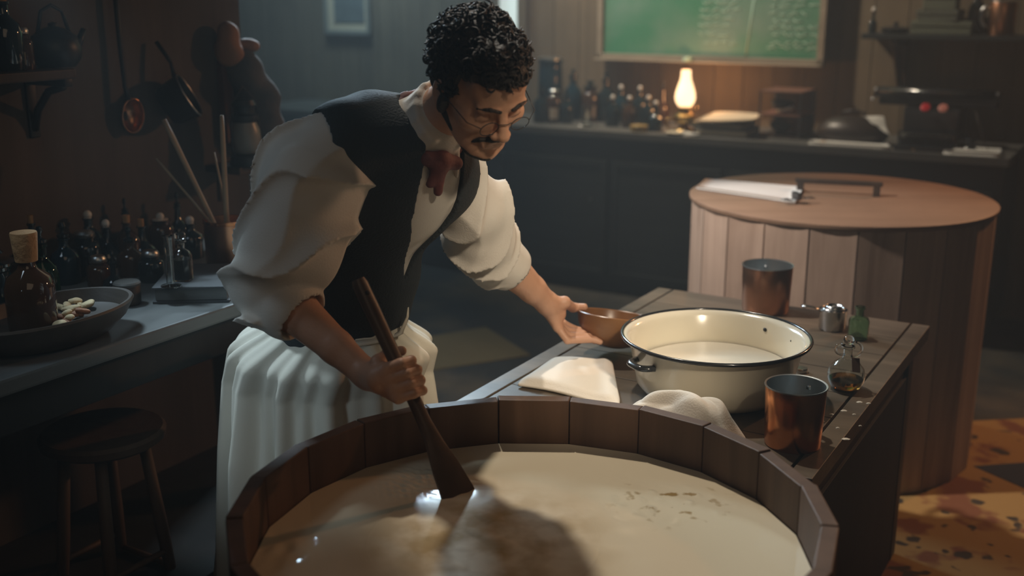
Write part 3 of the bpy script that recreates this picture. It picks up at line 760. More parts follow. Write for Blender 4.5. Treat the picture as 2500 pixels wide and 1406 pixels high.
bm = BM(); add_box(bm, (0, 0, 0), (.020, .0015, .034), .0006); tg = link('tag', from_bm(bm), M['tag_brown'], fk, smooth=False); tg.location = (.010, -.034, .070); tg.rotation_euler = (-.55, .12, .1); tg['label'] = 'brown paper tag hanging on the glass'
p = WZ(1957, 908, ZT)
o = lathe('bottle_cap', [(0, 0), (.0145, 0), (.015, .002), (.015, .009), (.014, .011), (0, .0112)], M['steel'], seg=24); o.location = p; tag(o, 'tiny silver cap lying between the basin and the round flask', 'cap')
rnd = random.Random(5); bm = BM()
for (px, py, s_) in ((2065, 1072, .010), (2098, 982, .008), (2120, 985, .006), (2060, 1003, .008), (2030, 1012, .006), (2085, 1012, .005), (2045, 1045, .005), (2100, 1040, .004), (2010, 1030, .004)):
    q = WZ(px, py, ZT); add_lathe(bm, [(0, 0), (s_, .0003), (s_ * .6, .0018), (0, .0022)], 6, c=q, sx=1, sy=.55)
o = link('spilled_flakes', from_bm(bm), M['flake'], smooth=False); tag(o, 'white flakes spilled on the table beside the front copper mug', 'flakes', kind='stuff')

# dark wooden bowl held by the man
bw = W(1502, 768, 2.74)
BWC = bw
bt = Matrix.Rotation(math.radians(-9), 3, 'X') @ Matrix.Rotation(math.radians(7), 3, 'Y')
bowl = empty('wooden_bowl', bw, 'round brown wooden bowl held in the hand of the man at the table', 'bowl')
bowl.rotation_euler = bt.to_euler()
pr = [(0, -.083), (.035, -.083), (.060, -.074), (.082, -.052), (.094, -.024), (.098, 0), (.0955, .002), (.093, 0), (.089, -.024), (.077, -.050), (.056, -.069), (0, -.075)]
lathe('body', pr, M['bowl_wood'], bowl, 56)

# folded towel and the loose cloth
def cloth(name, quad, nu, nv, hfun, th, mat, label, cat):
    c = [np.asarray(x, float) for x in quad]; P = np.zeros((nu + 1, nv + 1, 3))
    for i in range(nu + 1):
        for j in range(nv + 1):
            a, b = i / nu, j / nv
            p = c[0] * (1 - a) * (1 - b) + c[1] * (1 - a) * b + c[2] * a * b + c[3] * a * (1 - b)
            P[i, j] = p; P[i, j] += hfun(a, b)
    V, Q = grid_mesh(P); cen = V.mean(0); cen[2] = V[:, 2].min()
    o = link(name, np_mesh(V - cen, Q), mat, loc=cen)
    s = o.modifiers.new('s', 'SOLIDIFY'); s.thickness = th; s.offset = -1
    s = o.modifiers.new('sub', 'SUBSURF'); s.levels = 1; s.render_levels = 1
    return tag(o, label, cat)
def tw_h(a, b):
    e_ = .0
    z = .012 + .006 * math.sin(3.0 * b + 1) * math.sin(2.5 * a) + .007 * math.exp(-((b - .95) / .10) ** 2) - .010 * (a > .93)
    edge = min(a, 1 - a, b, 1 - b); z *= min(1, .25 + edge * 9)
    return np.array([.006 * math.sin(6 * b), .010 * math.sin(5 * a + 1) * (1 - a) + .008 * math.sin(4 * b), max(z, .001)])
twl = cloth('folded_towel', [WZ(1352, 890, ZT), WZ(1492, 892, ZT), WZ(1515, 1000, ZT), WZ(1262, 946, ZT)], 22, 26, tw_h, .010, M['towel'], 'folded white linen towel on the near left corner of the table', 'towel')
q4 = [WZ(1352, 895, ZT), WZ(1490, 897, ZT), WZ(1508, 1000, ZT), WZ(1270, 948, ZT)]
def cl_h(a, b):
    z = .022 + .052 * math.exp(-((b - .66) / .30) ** 2 - ((a - .55) / .42) ** 2) + .028 * abs(math.sin(6 * b + 3 * a + 1.2 * math.sin(5 * a))) + .010 * abs(math.sin(11 * b - 6 * a))
    edge = min(a, 1 - a, b, 1 - b); z *= min(1, .06 + edge * 4.5)
    return np.array([.012 * math.sin(9 * a + 3 * b), .012 * math.sin(7 * b), max(z, .001)])
cloth('loose_cloth', [WZ(1512, 1010, ZT), WZ(1790, 1040, ZT), WZ(1822, 1118, ZT), WZ(1500, 1052, ZT)], 34, 44, cl_h, .003, M['towel'], 'crumpled white cloth heaped between the tub rim and the basin', 'cloth')

# ------------------------------------------------------------------ paddle
PB = WZ(1118, 1206, ZM); PH = W(985, 922, 1.935); PT = W(874, 682, 1.965)
pdl = empty('wooden_paddle', PB, 'long dark wooden stirring paddle standing in the milk in the hand of the man', 'paddle')
ax_ = nrm(PT - PB); dn = PB - ax_ * .10
tocam = nrm(CAM - PH); side = nrm(np.cross(tocam, ax_)); fr = nrm(np.cross(ax_, side))   # side: across the picture, fr: towards the camera
Ltot = np.linalg.norm(PT - dn)
st = [(0, .034), (.10, .036), (.155, .029), (.20, .018), (.245, .0125), (.32, .012), (Ltot - .25, .012), (Ltot - .06, .0145), (Ltot - .01, .0145), (Ltot, .011)]
bm = BM(); rings = []
yaw = .55
sd = nrm(side * math.cos(yaw) + fr * math.sin(yaw)); fd = nrm(np.cross(sd, ax_))
for (t, w_) in st:
    th_ = .005 if t < .17 else .010
    c_ = dn + ax_ * t - PB
    rings.append([bm.verts.new(Vector(c_ + sd * w_ * a + fd * th_ * b)) for a, b in ((-1, -.5), (-.6, -1), (.6, -1), (1, -.5), (1, .5), (.6, 1), (-.6, 1), (-1, .5))])
for a, b in zip(rings[:-1], rings[1:]):
    for i in range(8): bm.faces.new((a[i], a[(i + 1) % 8], b[(i + 1) % 8], b[i]))
bm.faces.new(rings[0][::-1]); bm.faces.new(rings[-1])
sharp(link('blade_and_shaft', from_bm(bm), M['paddle_wood'], pdl), 50)
bm = BM(); hc = PT - ax_ * .030 - PB
mm = Matrix((list(sd) + [0], list(ax_) + [0], list(fd) + [0], [0, 0, 0, 1])).transposed()
add_lathe(bm, [(0, -.0106), (.0045, -.0106), (.0048, 0), (.0045, .0106), (0, .0106)], 14, mat=mm, c=hc); link('hanging_hole', from_bm(bm), M['seam'], pdl)
# ------------------------------------------------------------------ bottles and jars
def shape(kind, r, h):
    if kind == 'round':   # round shouldered bottle
        return [(0, 0), (r * .92, 0), (r, .006), (r, h * .55), (r * .86, h * .68), (r * .42, h * .78), (r * .34, h * .84), (r * .34, h * .95), (r * .44, h * .965), (r * .44, h), (r * .28, h)]
    if kind == 'jar':     # wide apothecary jar
        return [(0, 0), (r * .95, 0), (r, .005), (r, h * .72), (r * .9, h * .82), (r * .68, h * .87), (r * .68, h * .95), (r * .78, h * .97), (r * .78, h), (r * .6, h)]
    if kind == 'slim':
        return [(0, 0), (r * .95, 0), (r, .005), (r, h * .42), (r * .8, h * .52), (r * .36, h * .64), (r * .26, h * .95), (r * .36, h * .96), (r * .36, h), (r * .2, h)]
    if kind == 'flask':
        return [(0, 0), (r * .75, 0), (r * .96, h * .08), (r, h * .2), (r * .86, h * .4), (r * .4, h * .56), (r * .25, h * .64), (r * .24, h * .95), (r * .34, h * .965), (r * .34, h), (r * .2, h)]
    if kind == 'crock':
        return [(0, 0), (r * .86, 0), (r * .97, h * .1), (r, h * .5), (r * .95, h * .85), (r * .9, h * .92), (r * .98, h * .95), (r * .98, h), (r * .84, h)]
def bottle(name, loc, kind, r, h, mat, label, cat='bottle', stop=None, lab=False, group=None, rz=0.0):
    e = empty(name, loc, label, cat, rz, group)
    lathe('body', shape(kind, r, h) + [(0, h * .93)], mat, e, 28)
    neck = {'round': .30, 'jar': .62, 'slim': .22, 'flask': .22, 'crock': .9}[kind] * r
    if stop == 'ball':
        pr = [(0, h - .008), (neck * .9, h - .008), (neck, h + .001)] + sphere_prof(.0115, h + .009, 7, -50, 90)
        lathe('stopper', pr, M['wax'], e, 18)  # on bench and counter bottles this white ball paints a highlight
    elif stop == 'disc':
        lathe('stopper', [(0, h - .008), (neck * .9, h - .008), (neck, h), (neck * 1.35, h + .004), (neck * 1.35, h + .010), (neck * .5, h + .014), (neck * .4, h + .022), (neck * .8, h + .030), (neck * .6, h + .040), (0, h + .042)], M['glass_dark'], e, 20)
    elif stop == 'cork':
        lathe('cork', [(0, h - .012), (neck * .9, h - .012), (neck * 1.02, h + .018), (neck * .95, h + .020), (0, h + .020)], M['cork'], e, 18)
    elif stop == 'lid':
        lathe('lid', [(0, h - .004), (neck * 1.0, h - .004), (neck * 1.12, h), (neck * 1.12, h + .008), (neck * .9, h + .014), (0, h + .016)], M['tin'], e, 28)
    if lab:
        bm = BM(); K = 8; z0, z1 = h * .15, h * .5
        vs0 = [bm.verts.new(((r + .0008) * math.cos(a), (r + .0008) * math.sin(a), z)) for z in (z0, z1) for a in np.linspace(-2.2, -.95, K + 1)]
        for i in range(K): bm.faces.new((vs0[i], vs0[i + 1], vs0[K + 1 + i + 1], vs0[K + 1 + i]))
        link('label', from_bm(bm), M['label'], e)
    return e
def bl(px, dv, z=.90, py=285):
    p = RV(px, py, VB + dv); p[2] = z; return p
bench_items = [
    ('canister', 1343, .42, 'crock', .068, .29, 'glass_blue', 'tall dark canister at the left end of the bottle row on the back bench', 'canister', 'lid', False),
    ('apothecary_jar', 1352, .20, 'jar', .040, .15, 'glass_amber', 'small brown jar with a pale label in front of the tall dark canister', 'jar', 'lid', True),
    ('apothecary_bottle', 1398, .40, 'round', .052, .215, 'glass_blue', 'dark blue stoppered bottle just right of the tall dark canister', 'bottle', 'disc', False),
    ('apothecary_bottle', 1382, .22, 'round', .036, .13, 'glass_dark', 'short dark bottle below the dark blue stoppered bottle', 'bottle', 'disc', False),
    ('apothecary_bottle', 1440, .36, 'jar', .045, .165, 'glass_amber', 'brown jar with a reddish label behind the clear beaker', 'jar', 'disc', True),
    ('apothecary_bottle', 1478, .42, 'round', .050, .20, 'glass_dark', 'dark round shouldered bottle behind and right of the clear beaker', 'bottle', 'disc', False),
    ('apothecary_bottle', 1515, .40, 'round', .042, .165, 'glass_blue', 'rear bottle with a glint modelled as a white ball, left one of the rear pair', 'bottle', 'ball', False),
    ('apothecary_bottle', 1561, .40, 'round', .042, .165, 'glass_dark', 'rear bottle with a glint modelled as a white ball, right one of the rear pair', 'bottle', 'ball', False),
    ('apothecary_bottle', 1495, .22, 'round', .037, .130, 'glass_dark', 'front row bottle with a glint modelled as a white ball, first right of the clear beaker', 'bottle', 'ball', False),
    ('apothecary_bottle', 1536, .22, 'round', .037, .130, 'glass_amber', 'front row brown bottle with a glint modelled as a white ball behind the small yellow tin', 'bottle', 'ball', False),
    ('apothecary_bottle', 1582, .24, 'round', .037, .135, 'glass_dark', 'front row bottle with a glint modelled as a white ball just right of the yellow tin', 'bottle', 'ball', False),
    ('apothecary_bottle', 1600, .14, 'slim', .036, .12, 'glass_dark', 'low dark bottle standing nearest the oil lamp', 'bottle', 'ball', False),
    ('apothecary_bottle', 1617, .40, 'slim', .035, .175, 'glass_amber', 'slim brown bottle behind the bottle nearest the oil lamp', 'bottle', 'disc', False),
    ('apothecary_bottle', 1322, .18, 'round', .045, .155, 'glass_dark', 'dark bottle at the very left of the row beside the head of the man', 'bottle', 'disc', False),
]
for (nm, px, dv, kd, r, h, mt, lb, ct, sp_, la) in bench_items:
    bottle(nm, bl(px, dv), kd, r * 1.08, h * 1.16, M[mt], lb, ct, sp_, la, group='bottles and jars on the back bench')
p = bl(1433, .12)
e = empty('beaker', p, 'clear footed glass beaker standing on a white saucer on the back bench', 'beaker')
lathe('glass_body', [(0, .006), (.030, .006), (.030, .012), (.014, .018), (.014, .03), (.028, .045), (.032, .12), (.030, .12), (.026, .047), (0, .04)], M['glass_clear'], e, 28)
o = lathe('saucer', [(0, 0), (.028, 0), (.045, .005), (.047, .006), (.03, .004), (0, .003)], M['paper'], seg=28); o.location = p; tag(o, 'small white saucer under the clear beaker', 'saucer')
e.location.z += .003
p = bl(1561, .07)
e = empty('round_tin', p, 'small yellow round tin at the front of the bottle row', 'tin')
M['yellow'] = plain('yellow_tin', (.36, .24, .07), .4)
lathe('body', [(0, 0), (.045, 0), (.046, .002), (.046, .026), (0, .026)], M['yellow'], e, 30); lathe('lid', [(.0465, .020), (.048, .021), (.048, .033), (.046, .035), (0, .035)], M['yellow'], e, 30)

# oil lamp
p = bl(1671, .17)
lm_ = empty('oil_lamp', p, 'lit oil lamp with a glowing glass chimney below the chalkboard', 'lamp')
lathe('base', [(0, 0), (.055, 0), (.056, .008), (.050, .016), (.026, .024), (.020, .034)], M['brass'], lm_, 36)
lathe('oil_font', [(.020, .034), (.044, .044), (.056, .062), (.054, .080), (.034, .096), (.022, .100)], M['brass'], lm_, 36)
lathe('burner', [(.022, .100), (.030, .104), (.034, .112), (.034, .122), (.028, .126), (.010, .126)], M['brass'], lm_, 30)
lathe('chimney', [(.027, .126), (.034, .130), (.045, .148), (.049, .168), (.046, .192), (.036, .226), (.027, .250), (.0235, .275), (.0225, .300), (.0205, .300), (.0215, .275), (.025, .250), (.034, .226), (.044, .192), (.047, .168), (.043, .148), (.032, .131), (.025, .128)], M['chimney'], lm_, 36)
lm_.scale = (1.08, 1.08, 1.08)
tube('wick_knob', [(.033, 0, .114), (.055, 0, .114), (.056, 0, .114), (.062, 0, .114)], [.002, .002, .009, .009], M['brass'], lm_)
tube('handle', [(-.052, 0, .060), (-.085, 0, .066), (-.092, 0, .040), (-.075, 0, .014), (-.052, 0, .008)], .005, M['brass'], lm_)
ld = bpy.data.lights.new('lamp_flame', 'POINT'); ld.energy = 3.0; ld.color = (1.0, .45, .16); ld.shadow_soft_size = .035
lo = bpy.data.objects.new('lamp_flame', ld); COL.objects.link(lo); lo.location = L(uv(p)[0], VB + .33, 1.12)

p = bl(1652, .06); o = lathe('ceramic_dish', [(0, 0), (.03, 0), (.055, .012), (.057, .013), (.052, .013), (.03, .004), (0, .004)], M['old_paper'], seg=30); o.location = p; tag(o, 'shallow pinkish dish in front of the oil lamp', 'dish')
o = slab('crumpled_note', [bl(1665, .10), bl(1712, .10), bl(1708, .03), bl(1672, .03)], .006, M['paper'], lift=.010, seed=2); tag(o, 'crumpled white note by the foot of the oil lamp', 'note')

def book(name, px0, px1, dv0, dv1, z, th, cover, label, tilt=0.0, rzz=0.0):
    a = bl((px0 + px1) / 2, (dv0 + dv1) / 2, z); w_ = abs(uv(bl(px1, (dv0 + dv1) / 2))[0] - uv(bl(px0, (dv0 + dv1) / 2))[0]); d_ = dv1 - dv0
    e = empty(name, a, label, 'book', RZ + rzz)
    bm = BM(); add_box(bm, (0, 0, .0025), (w_, d_, .005), .001); add_box(bm, (0, 0, th - .0025), (w_, d_, .005), .001); add_box(bm, (-w_ / 2 + .003, 0, th / 2), (.006, d_, th), .001)
    link('cover', from_bm(bm), cover, e, smooth=False)
    box('pages', (.002, 0, th / 2), (w_ - .012, d_ - .012, th - .011), M['old_paper'], e, bevel=.001)
    return e
book('ledger_book', 1712, 1838, .06, .30, .90, .042, M['book_dark'], 'thick dark ledger, lowest of the stack right of the oil lamp', rzz=.05)
book('olive_book', 1706, 1830, .07, .29, .9425, .028, M['book_olive'], 'olive green book lying on the thick dark ledger', rzz=-.06)
o = slab('open_papers', [bl(1745, .36, .972), bl(1866, .36, .985), bl(1838, .05, .985), bl(1700, .05, .972)], .006, M['old_paper'], lift=.02, seed=1)
tag(o, 'bundle of yellowed papers spread on top of the olive book', 'papers')

# glass fronted two tier case with small dark things
c0 = uv(bl(1870, .3))[0]; c1 = uv(bl(1972, .3))[0]; cw = c1 - c0
cs = empty('specimen_case', L(c0, VB + .16, .90), 'open two tier case with reddish shelves between the papers and the dark box', 'case', RZ)
M['red_shelf'] = wood('red_shelf', (.20, .09, .06), (.28, .13, .09), 0, .5)
for z_ in (.004, .115, .232): box('shelf', (cw / 2, .14, z_), (cw, .26, .008), M['red_shelf'] if z_ > .05 else M['dark_wood'], cs, bevel=.001)
for (x_, y_) in ((.005, .015), (cw - .005, .015), (.005, .265), (cw - .005, .265)): box('post', (x_, y_, .118), (.008, .008, .236), M['grey_metal'], cs, bevel=.001)
box('back_panel', (cw / 2, .272, .118), (cw, .004, .236), M['dark_wood'], cs, bevel=.0005)
for k_, (z_, mt, nm) in enumerate(((.1195, M['iron'], 'iron_mortar'), (.0085, M['black_enamel'], 'dark_bowl'))):
    q = L(c0 + cw * .42, VB + .16 + .11, .90 + z_)
    o = lathe(nm, [(0, 0), (.03, 0), (.034, .006), (.030, .014), (.052, .040), (.060, .062), (.056, .062), (.046, .040), (0, .018)], mt, seg=32); o.location = q
    tag(o, 'small dark iron mortar on the upper tier of the case' if k_ == 0 else 'small dark bowl on the lower tier of the case', 'bowl')
o = tube('bone_pestle', [(-.03, 0, 0), (0, 0, .004), (.03, 0, .014), (.05, 0, .026)], [.011, .009, .008, .012], M['wax']); o.location = L(c0 + cw * .52, VB + .16 + .05, .90 + .131); o.rotation_euler = (0, 0, RZ); tag(o, 'short white pestle lying in front of the iron mortar in the case', 'pestle')

# dark rounded bag and paper rag
b0 = bl(2000, .18); b1 = bl(2170, .18); bw_ = np.linalg.norm(b1 - b0)
F = Field((-.22, -.14, 0), (.22, .14, .2), .006)
F.ell((0, 0, .05), (bw_ * .52, .11, .075), k=.02).ell((-.02, 0, .07), (bw_ * .40, .09, .062), k=.02)
F.cap((-.3, 0, -.03), (.3, 0, -.03), .035, k=0, sub=True)
V_, Q_ = F.mesh(1); V_[:, 2] = np.maximum(V_[:, 2], .0)
bag = link('leather_bag', np_mesh(V_, Q_), M['leather'], loc=(b0 + b1) / 2, rot=(0, 0, RZ)); tag(bag, 'low rounded black leather bag left of the typewriter', 'bag')
tube('carry_handle', [(-.06, 0, .120), (-.05, 0, .150), (0, 0, .160), (.05, 0, .150), (.06, 0, .118)], .006, M['leather'], bag)
q = bl(2143, .14, 0); zz = .90 + .10
o = cloth('white_rag', [q + np.array([-.055, .06, zz + .030]), q + np.array([.035, .02, zz + .032]), q + np.array([.045, -.055, zz - .055]), q + np.array([-.02, -.02, zz + .01])], 8, 8, lambda a, b: np.array([.006 * math.sin(7 * b), 0, .008 * math.sin(6 * a + 2 * b)]), .003, M['paper'], 'white rag hanging over the right side of the black bag', 'rag')
o = slab('loose_sheets', [bl(1982, .09), bl(2172, .10), bl(2178, .015), bl(1978, .01)], .012, M['paper'], lift=.008, seed=3); tag(o, 'loose white sheets along the bench edge in front of the black bag', 'papers')
for (px, dv, lb) in ((2010, .015, 'crumb of yellow wax at the left end of the loose sheets'), (2245, .02, 'lump of yellow wax below the typewriter')):
    F = Field((-.05, -.04, -.01), (.05, .04, .04), .004); F.ell((0, 0, .008), (.03, .018, .010)).ell((.015, .004, .010), (.014, .012, .010))
    V_, Q_ = F.mesh(1); V_[:, 2] = np.maximum(V_[:, 2], 0); o = link('wax_lump', np_mesh(V_, Q_), M['cork'], loc=bl(px, dv + .02)); tag(o, lb, 'wax')
o = slab('paper_slip', [bl(2268, .10), bl(2300, .10), bl(2302, .04), bl(2270, .04)], .003, M['paper'], lift=.006); tag(o, 'small paper slip under the front of the typewriter', 'paper')
o = slab('writing_pad', [bl(2335, .20), bl(2452, .20), bl(2455, .13), bl(2330, .13)], .015, M['paper'], lift=.003, seed=4); tag(o, 'white writing pad behind the inkwell at the right end of the bench', 'pad')
o = slab('letter_stack', [bl(2318, .075), bl(2450, .085), bl(2452, .01), bl(2312, .01)], .018, M['paper'], lift=.003, seed=5); tag(o, 'stack of white letters at the front right corner of the bench', 'letters')
ik = empty('inkwell', bl(2375, .105), 'round black inkwell between the writing pad and the letters', 'inkwell')
lathe('body', [(0, 0), (.030, 0), (.034, .006), (.032, .02), (.018, .034), (.012, .038)] , M['black_enamel'], ik, 28)
lathe('cap', [(.010, .036), (.020, .040), (.023, .052), (.018, .064), (0, .068)], M['black_enamel'], ik, 24)
o = tube('dip_pen', [(0, 0, 0), (-.012, .02, .03), (-.030, .05, .10), (-.046, .08, .17)], [.001, .003, .0035, .002], M['dark_wood']); o.location = bl(2422, .11, .918); tag(o, 'slim dark pen leaning against the typewriter carriage', 'pen')

# typewriter
t0 = bl(2195, .1); t1 = bl(2340, .1); tw_ = np.linalg.norm(t1 - t0)
tp = empty('typewriter', (t0 + t1) / 2 + EY * .06, 'black typewriter with a wide carriage and faded gilt lettering on the bench', 'typewriter', RZ)
bm = BM(); add_box(bm, (0, .10, .035), (tw_ * 1.02, .30, .045), .014); add_box(bm, (0, .13, .12), (tw_ * .98, .22, .14), .012)
link('body', from_bm(bm), M['black_enamel'], tp, smooth=False)
box('front_plate', (0, -.047, .062), (tw_ * 1.0, .012, .045), M['black_enamel'], tp, bevel=.003)
ca = box('carriage', (.012, .09, .215), (tw_ * 2.05, .075, .045), M['iron'], tp, bevel=.010)
bm = BM(); add_tube(bm, [(-tw_ * 1.0, .085, .252), (tw_ * 1.0, .085, .252)], .024, 20); link('platen', from_bm(bm), M['black_enamel'], ca).location = (0, -.0, -.0)
for s_ in (-1, 1):
    bm = BM(); add_tube(bm, [(s_ * tw_ * 1.0, .085, .252), (s_ * (tw_ * 1.0 + .022), .085, .252)], [.020, .020], 20); link('platen_knob', from_bm(bm), M['grey_metal'], ca)
tube('return_lever', [(-tw_ * .98, .05, .235), (-tw_ * 1.05, .02, .23), (-tw_ * 1.02, -.02, .215)], .004, M['steel'], ca)
tube('paper_bail', [(-tw_ * .8, .045, .262), (tw_ * .8, .045, .262)], .003, M['steel'], ca)
for k_, (x_, mt) in enumerate(((-.03, M['red_paint']), (.05, M['pink_paint']))): 
    lathe('spool_cover', [(0, 0), (.022, 0), (.022, .006), (.010, .009), (0, .009)], mt, tp, 24).location = (x_, .012, .190); tp.children[-1].rotation_euler = (.9, 0, 0)
# key rows
bm = BM()
for r_ in range(4):
    for k_ in range(10):
        x_ = (k_ - 4.5) * .021 + r_ * .005; y_ = -.055 - .020 * (3 - r_) + .0; z_ = .046 + .010 * r_
        add_lathe(bm, [(0, z_ - .004), (.0075, z_ - .004), (.0075, z_), (0, z_)], 10, c=(x_, y_, 0)); add_box(bm, (x_, y_ + .01, z_ - .014), (.003, .03, .012))
ky = link('keys', from_bm(bm), M['iron'], tp, smooth=False)
box('key_deck', (0, -.085, .014), (tw_ * 1.0, .11, .026), M['black_enamel'], tp, bevel=.008)
# the faded lettering is unreadable in the photograph: two lines of short gilt strokes
bm = BM(); rnd = random.Random(11)
x_ = -tw_ * .44
while x_ < tw_ * .44:
    w_ = rnd.uniform(.007, .013)
    for kk in range(2):
        xx = x_ + kk * w_ * .6; add_box(bm, (xx, -.0545, .064), (.0025, .001, .020 + rnd.uniform(-.004, .003)))
    add_box(bm, (x_ + w_ * .3, -.0545, .064 + rnd.choice((-.008, 0, .008))), (w_ * .7, .001, .003)); x_ += w_ + .004
link('gilt_lettering', from_bm(bm), M['gilt'], tp, smooth=False)

# ------------------------------------------------------------------ chalkboard, picture, shelf on the back wall
vC = VW - .075
k0 = RV(1459, 142, vC); k1 = RV(2010, 166, vC); u0, u1 = uv(k0)[0], uv(k1)[0]; zb = (k0[2] + k1[2]) / 2; hb = 1.05
cb = empty('chalkboard', L(u0, vC, zb), 'green chalkboard in a pale wooden frame with faint chalk writing', 'chalkboard', RZ)
wb = u1 - u0
box('board', (wb / 2, .02, hb / 2), (wb - .02, .02, hb - .02), M['chalkboard'], cb, bevel=.001)
bm = BM()
for (c, s) in [((wb / 2, .008, .018), (wb, .045, .036)), ((wb / 2, .008, hb - .018), (wb, .045, .036)), ((.016, .008, hb / 2), (.032, .045, hb)), ((wb - .018, .008, hb / 2), (.036, .045, hb))]: add_box(bm, c, s, .003)
link('frame', from_bm(bm), M['frame_wood'], cb, smooth=False)
box('chalk_ledge', (wb / 2, -.03, .004), (wb, .05, .008), M['frame_wood'], cb, bevel=.002)
box('wall_batten', (wb / 2, .052, hb * .5), (wb * .8, .044, .06), M['dark_wood'], cb)
bm = BM(); rnd = random.Random(21)
def stroke(x, z, w_, hh_):
    n_ = max(3, int(w_ / .012)); pts = [(x + w_ * i / n_, .0088, z + rnd.uniform(-hh_, hh_)) for i in range(n_ + 1)]
    add_tube(bm, pts, .0006, 6, flat=6.5)
def bx(px, py):
    q = RV(px, py, vC + .01); return uv(q)[0] - u0, q[2] - zb
for (xa, xb, ys) in ((1705, 1810, (-30, -12, 6, 24, 42, 62, 82, 104)), (1880, 1985, (-24, 0, 14, 34, 52, 66, 84, 104, 116)), (1520, 1640, (-60, -44))):
    for y_ in ys:
        x0, z0 = bx(xa + rnd.uniform(-8, 18), y_); x1, _ = bx(xb - rnd.uniform(0, 30), y_)
        xx = x0
        while xx < x1: w_ = rnd.uniform(.03, .07); stroke(xx, z0, w_, .010); xx += w_ + .015
link('chalk_writing', from_bm(bm), M['chalk'], cb); bm = BM()
a = bx(1845, -30); b_ = bx(1820, 142); add_tube(bm, [(a[0], .0088, a[1]), (b_[0], .0088, b_[1])], .0006, 6, flat=9)
link('chalk_line', from_bm(bm), M['chalk'], cb)
q = bx(1686, 137); lathe('duster_stub', [(0, 0), (.03, 0), (.026, .022), (0, .024)], M['chalk'], seg=20)
o = bpy.data.objects['duster_stub']; o.name = 'chalk_lump'; o.location = L(u0 + q[0], vC - .03, zb + .008); tag(o, 'lump of green chalk on the ledge below the board above the lamp', 'chalk')

k0 = RV(795, 80, VW - .03); k1 = RV(905, 84, VW - .03); pw = uv(k1)[0] - uv(k0)[0]
pc = empty('wall_picture', L(uv(k0)[0], VW - .03, k0[2] - .01), 'small framed picture with a pale mount hanging in the haze on the back wall', 'picture', RZ)
bm = BM()
for (c, s) in [((pw / 2, 0, .015), (pw, .025, .03)), ((pw / 2, 0, .485), (pw, .025, .03)), ((.012, 0, .25), (.024, .025, .5)), ((pw - .012, 0, .25), (.024, .025, .5))]: add_box(bm, c, s, .003)
M['pale_frame'] = plain('pale_frame', (.26, .27, .25), .5)
link('frame', from_bm(bm), M['pale_frame'], pc, smooth=False)
box('mount', (pw / 2, .008, .25), (pw - .03, .006, .46), M['old_paper'], pc, bevel=.0005)
M['print_grey'] = plain('print_grey', (.16, .19, .20), .7, vscale=9, var=.5)
box('print', (pw * .54, .003, .26), (pw - .13, .006, .36), M['print_grey'], pc, bevel=.0005)

s0 = RV(2103, 80, VW - .27); s1 = RV(2500, 92, VW - .27); su0 = uv(s0)[0]; zs = (s0[2] + s1[2]) / 2
sh = empty('wall_shelf', L(su0, VW - .27, zs), 'dark wooden wall shelf with a heavy bracket at the upper right', 'shelf', RZ)
box('board', (.62, .135, -.012), (1.24, .27, .026), M['dark_panel'], sh)
for x_ in (.16, 1.0):
    br = box('bracket', (x_, .25, -.165), (.045, .028, .28), M['dark_wood'], sh)
    bm = BM(); add_box(bm, (x_, .13, -.045), (.035, .24, .03), .003); pts = [(x_, .24, -.28), (x_, .17, -.20), (x_, .11, -.13), (x_, .04, -.06)]; add_tube(bm, pts, .017, 8)
    b2 = link('bracket_arm', from_bm(bm), M['dark_wood'], sh)
def shp(px, dv, z=None):
    q = RV(px, 60, VW - .27 + dv); q[2] = zs + .001 if z is None else z; return q
q = shp(2131, .07); bottle('slim_vial', q, 'slim', .020, .105, M['glass_dark'], 'slim vial with a round white knob at the left end of the upper shelf', 'vial', 'ball')
q = shp(2188, .12); e = empty('covered_dish', q, 'low dark dish with a knobbed lid on the upper shelf', 'dish')
lathe('body', [(0, 0), (.055, 0), (.072, .018), (.074, .022), (0, .022)], M['black_enamel'], e, 32); lathe('lid', [(.076, .022), (.070, .028), (.03, .034), (.008, .036), (.014, .048), (.008, .056), (0, .057)], M['black_enamel'], e, 32)
zq = zs + .001
for k_, (pa, pb, hh_, mt, lb) in enumerate(((2226, 2372, .062, 'green_box', 'greenish card box, bottom of the stack on the upper shelf'), (2240, 2340, .052, 'green_card_dark', 'middle card box of the stack on the upper shelf'), (2250, 2330, .075, 'green_box', 'top card box of the stack on the upper shelf'))):
    a = shp(pa, .08); b_ = shp(pb, .08); w_ = np.linalg.norm(b_ - a)
    e = empty('card_box', (a + b_) / 2 + EY * .05 + np.array([0, 0, zq - a[2]]), lb, 'box', RZ + (.04, -.05, .03)[k_], 'card boxes stacked on the upper shelf')
    box('body', (0, 0, hh_ / 2), (w_, .15, hh_), M[mt], e, bevel=.003); box('lid', (0, 0, hh_ - .012), (w_ + .006, .156, .026), M[mt], e, bevel=.003); zq += hh_ + .0015
q = shp(2446, .12); e = mug(q, .062, .155, M['old_copper'], M['tin'], 'copper mug on the right part of the upper shelf', 2.6)
q = shp(2382, .16); bottle('tall_bottle', q, 'round', .040, .20, M['glass_dark'], 'tall dark bottle between the card boxes and the copper mug on the upper shelf', 'bottle', 'disc')

# ------------------------------------------------------------------ things on the left counter
def cw_(px, py): return WZ(px, py, .90)
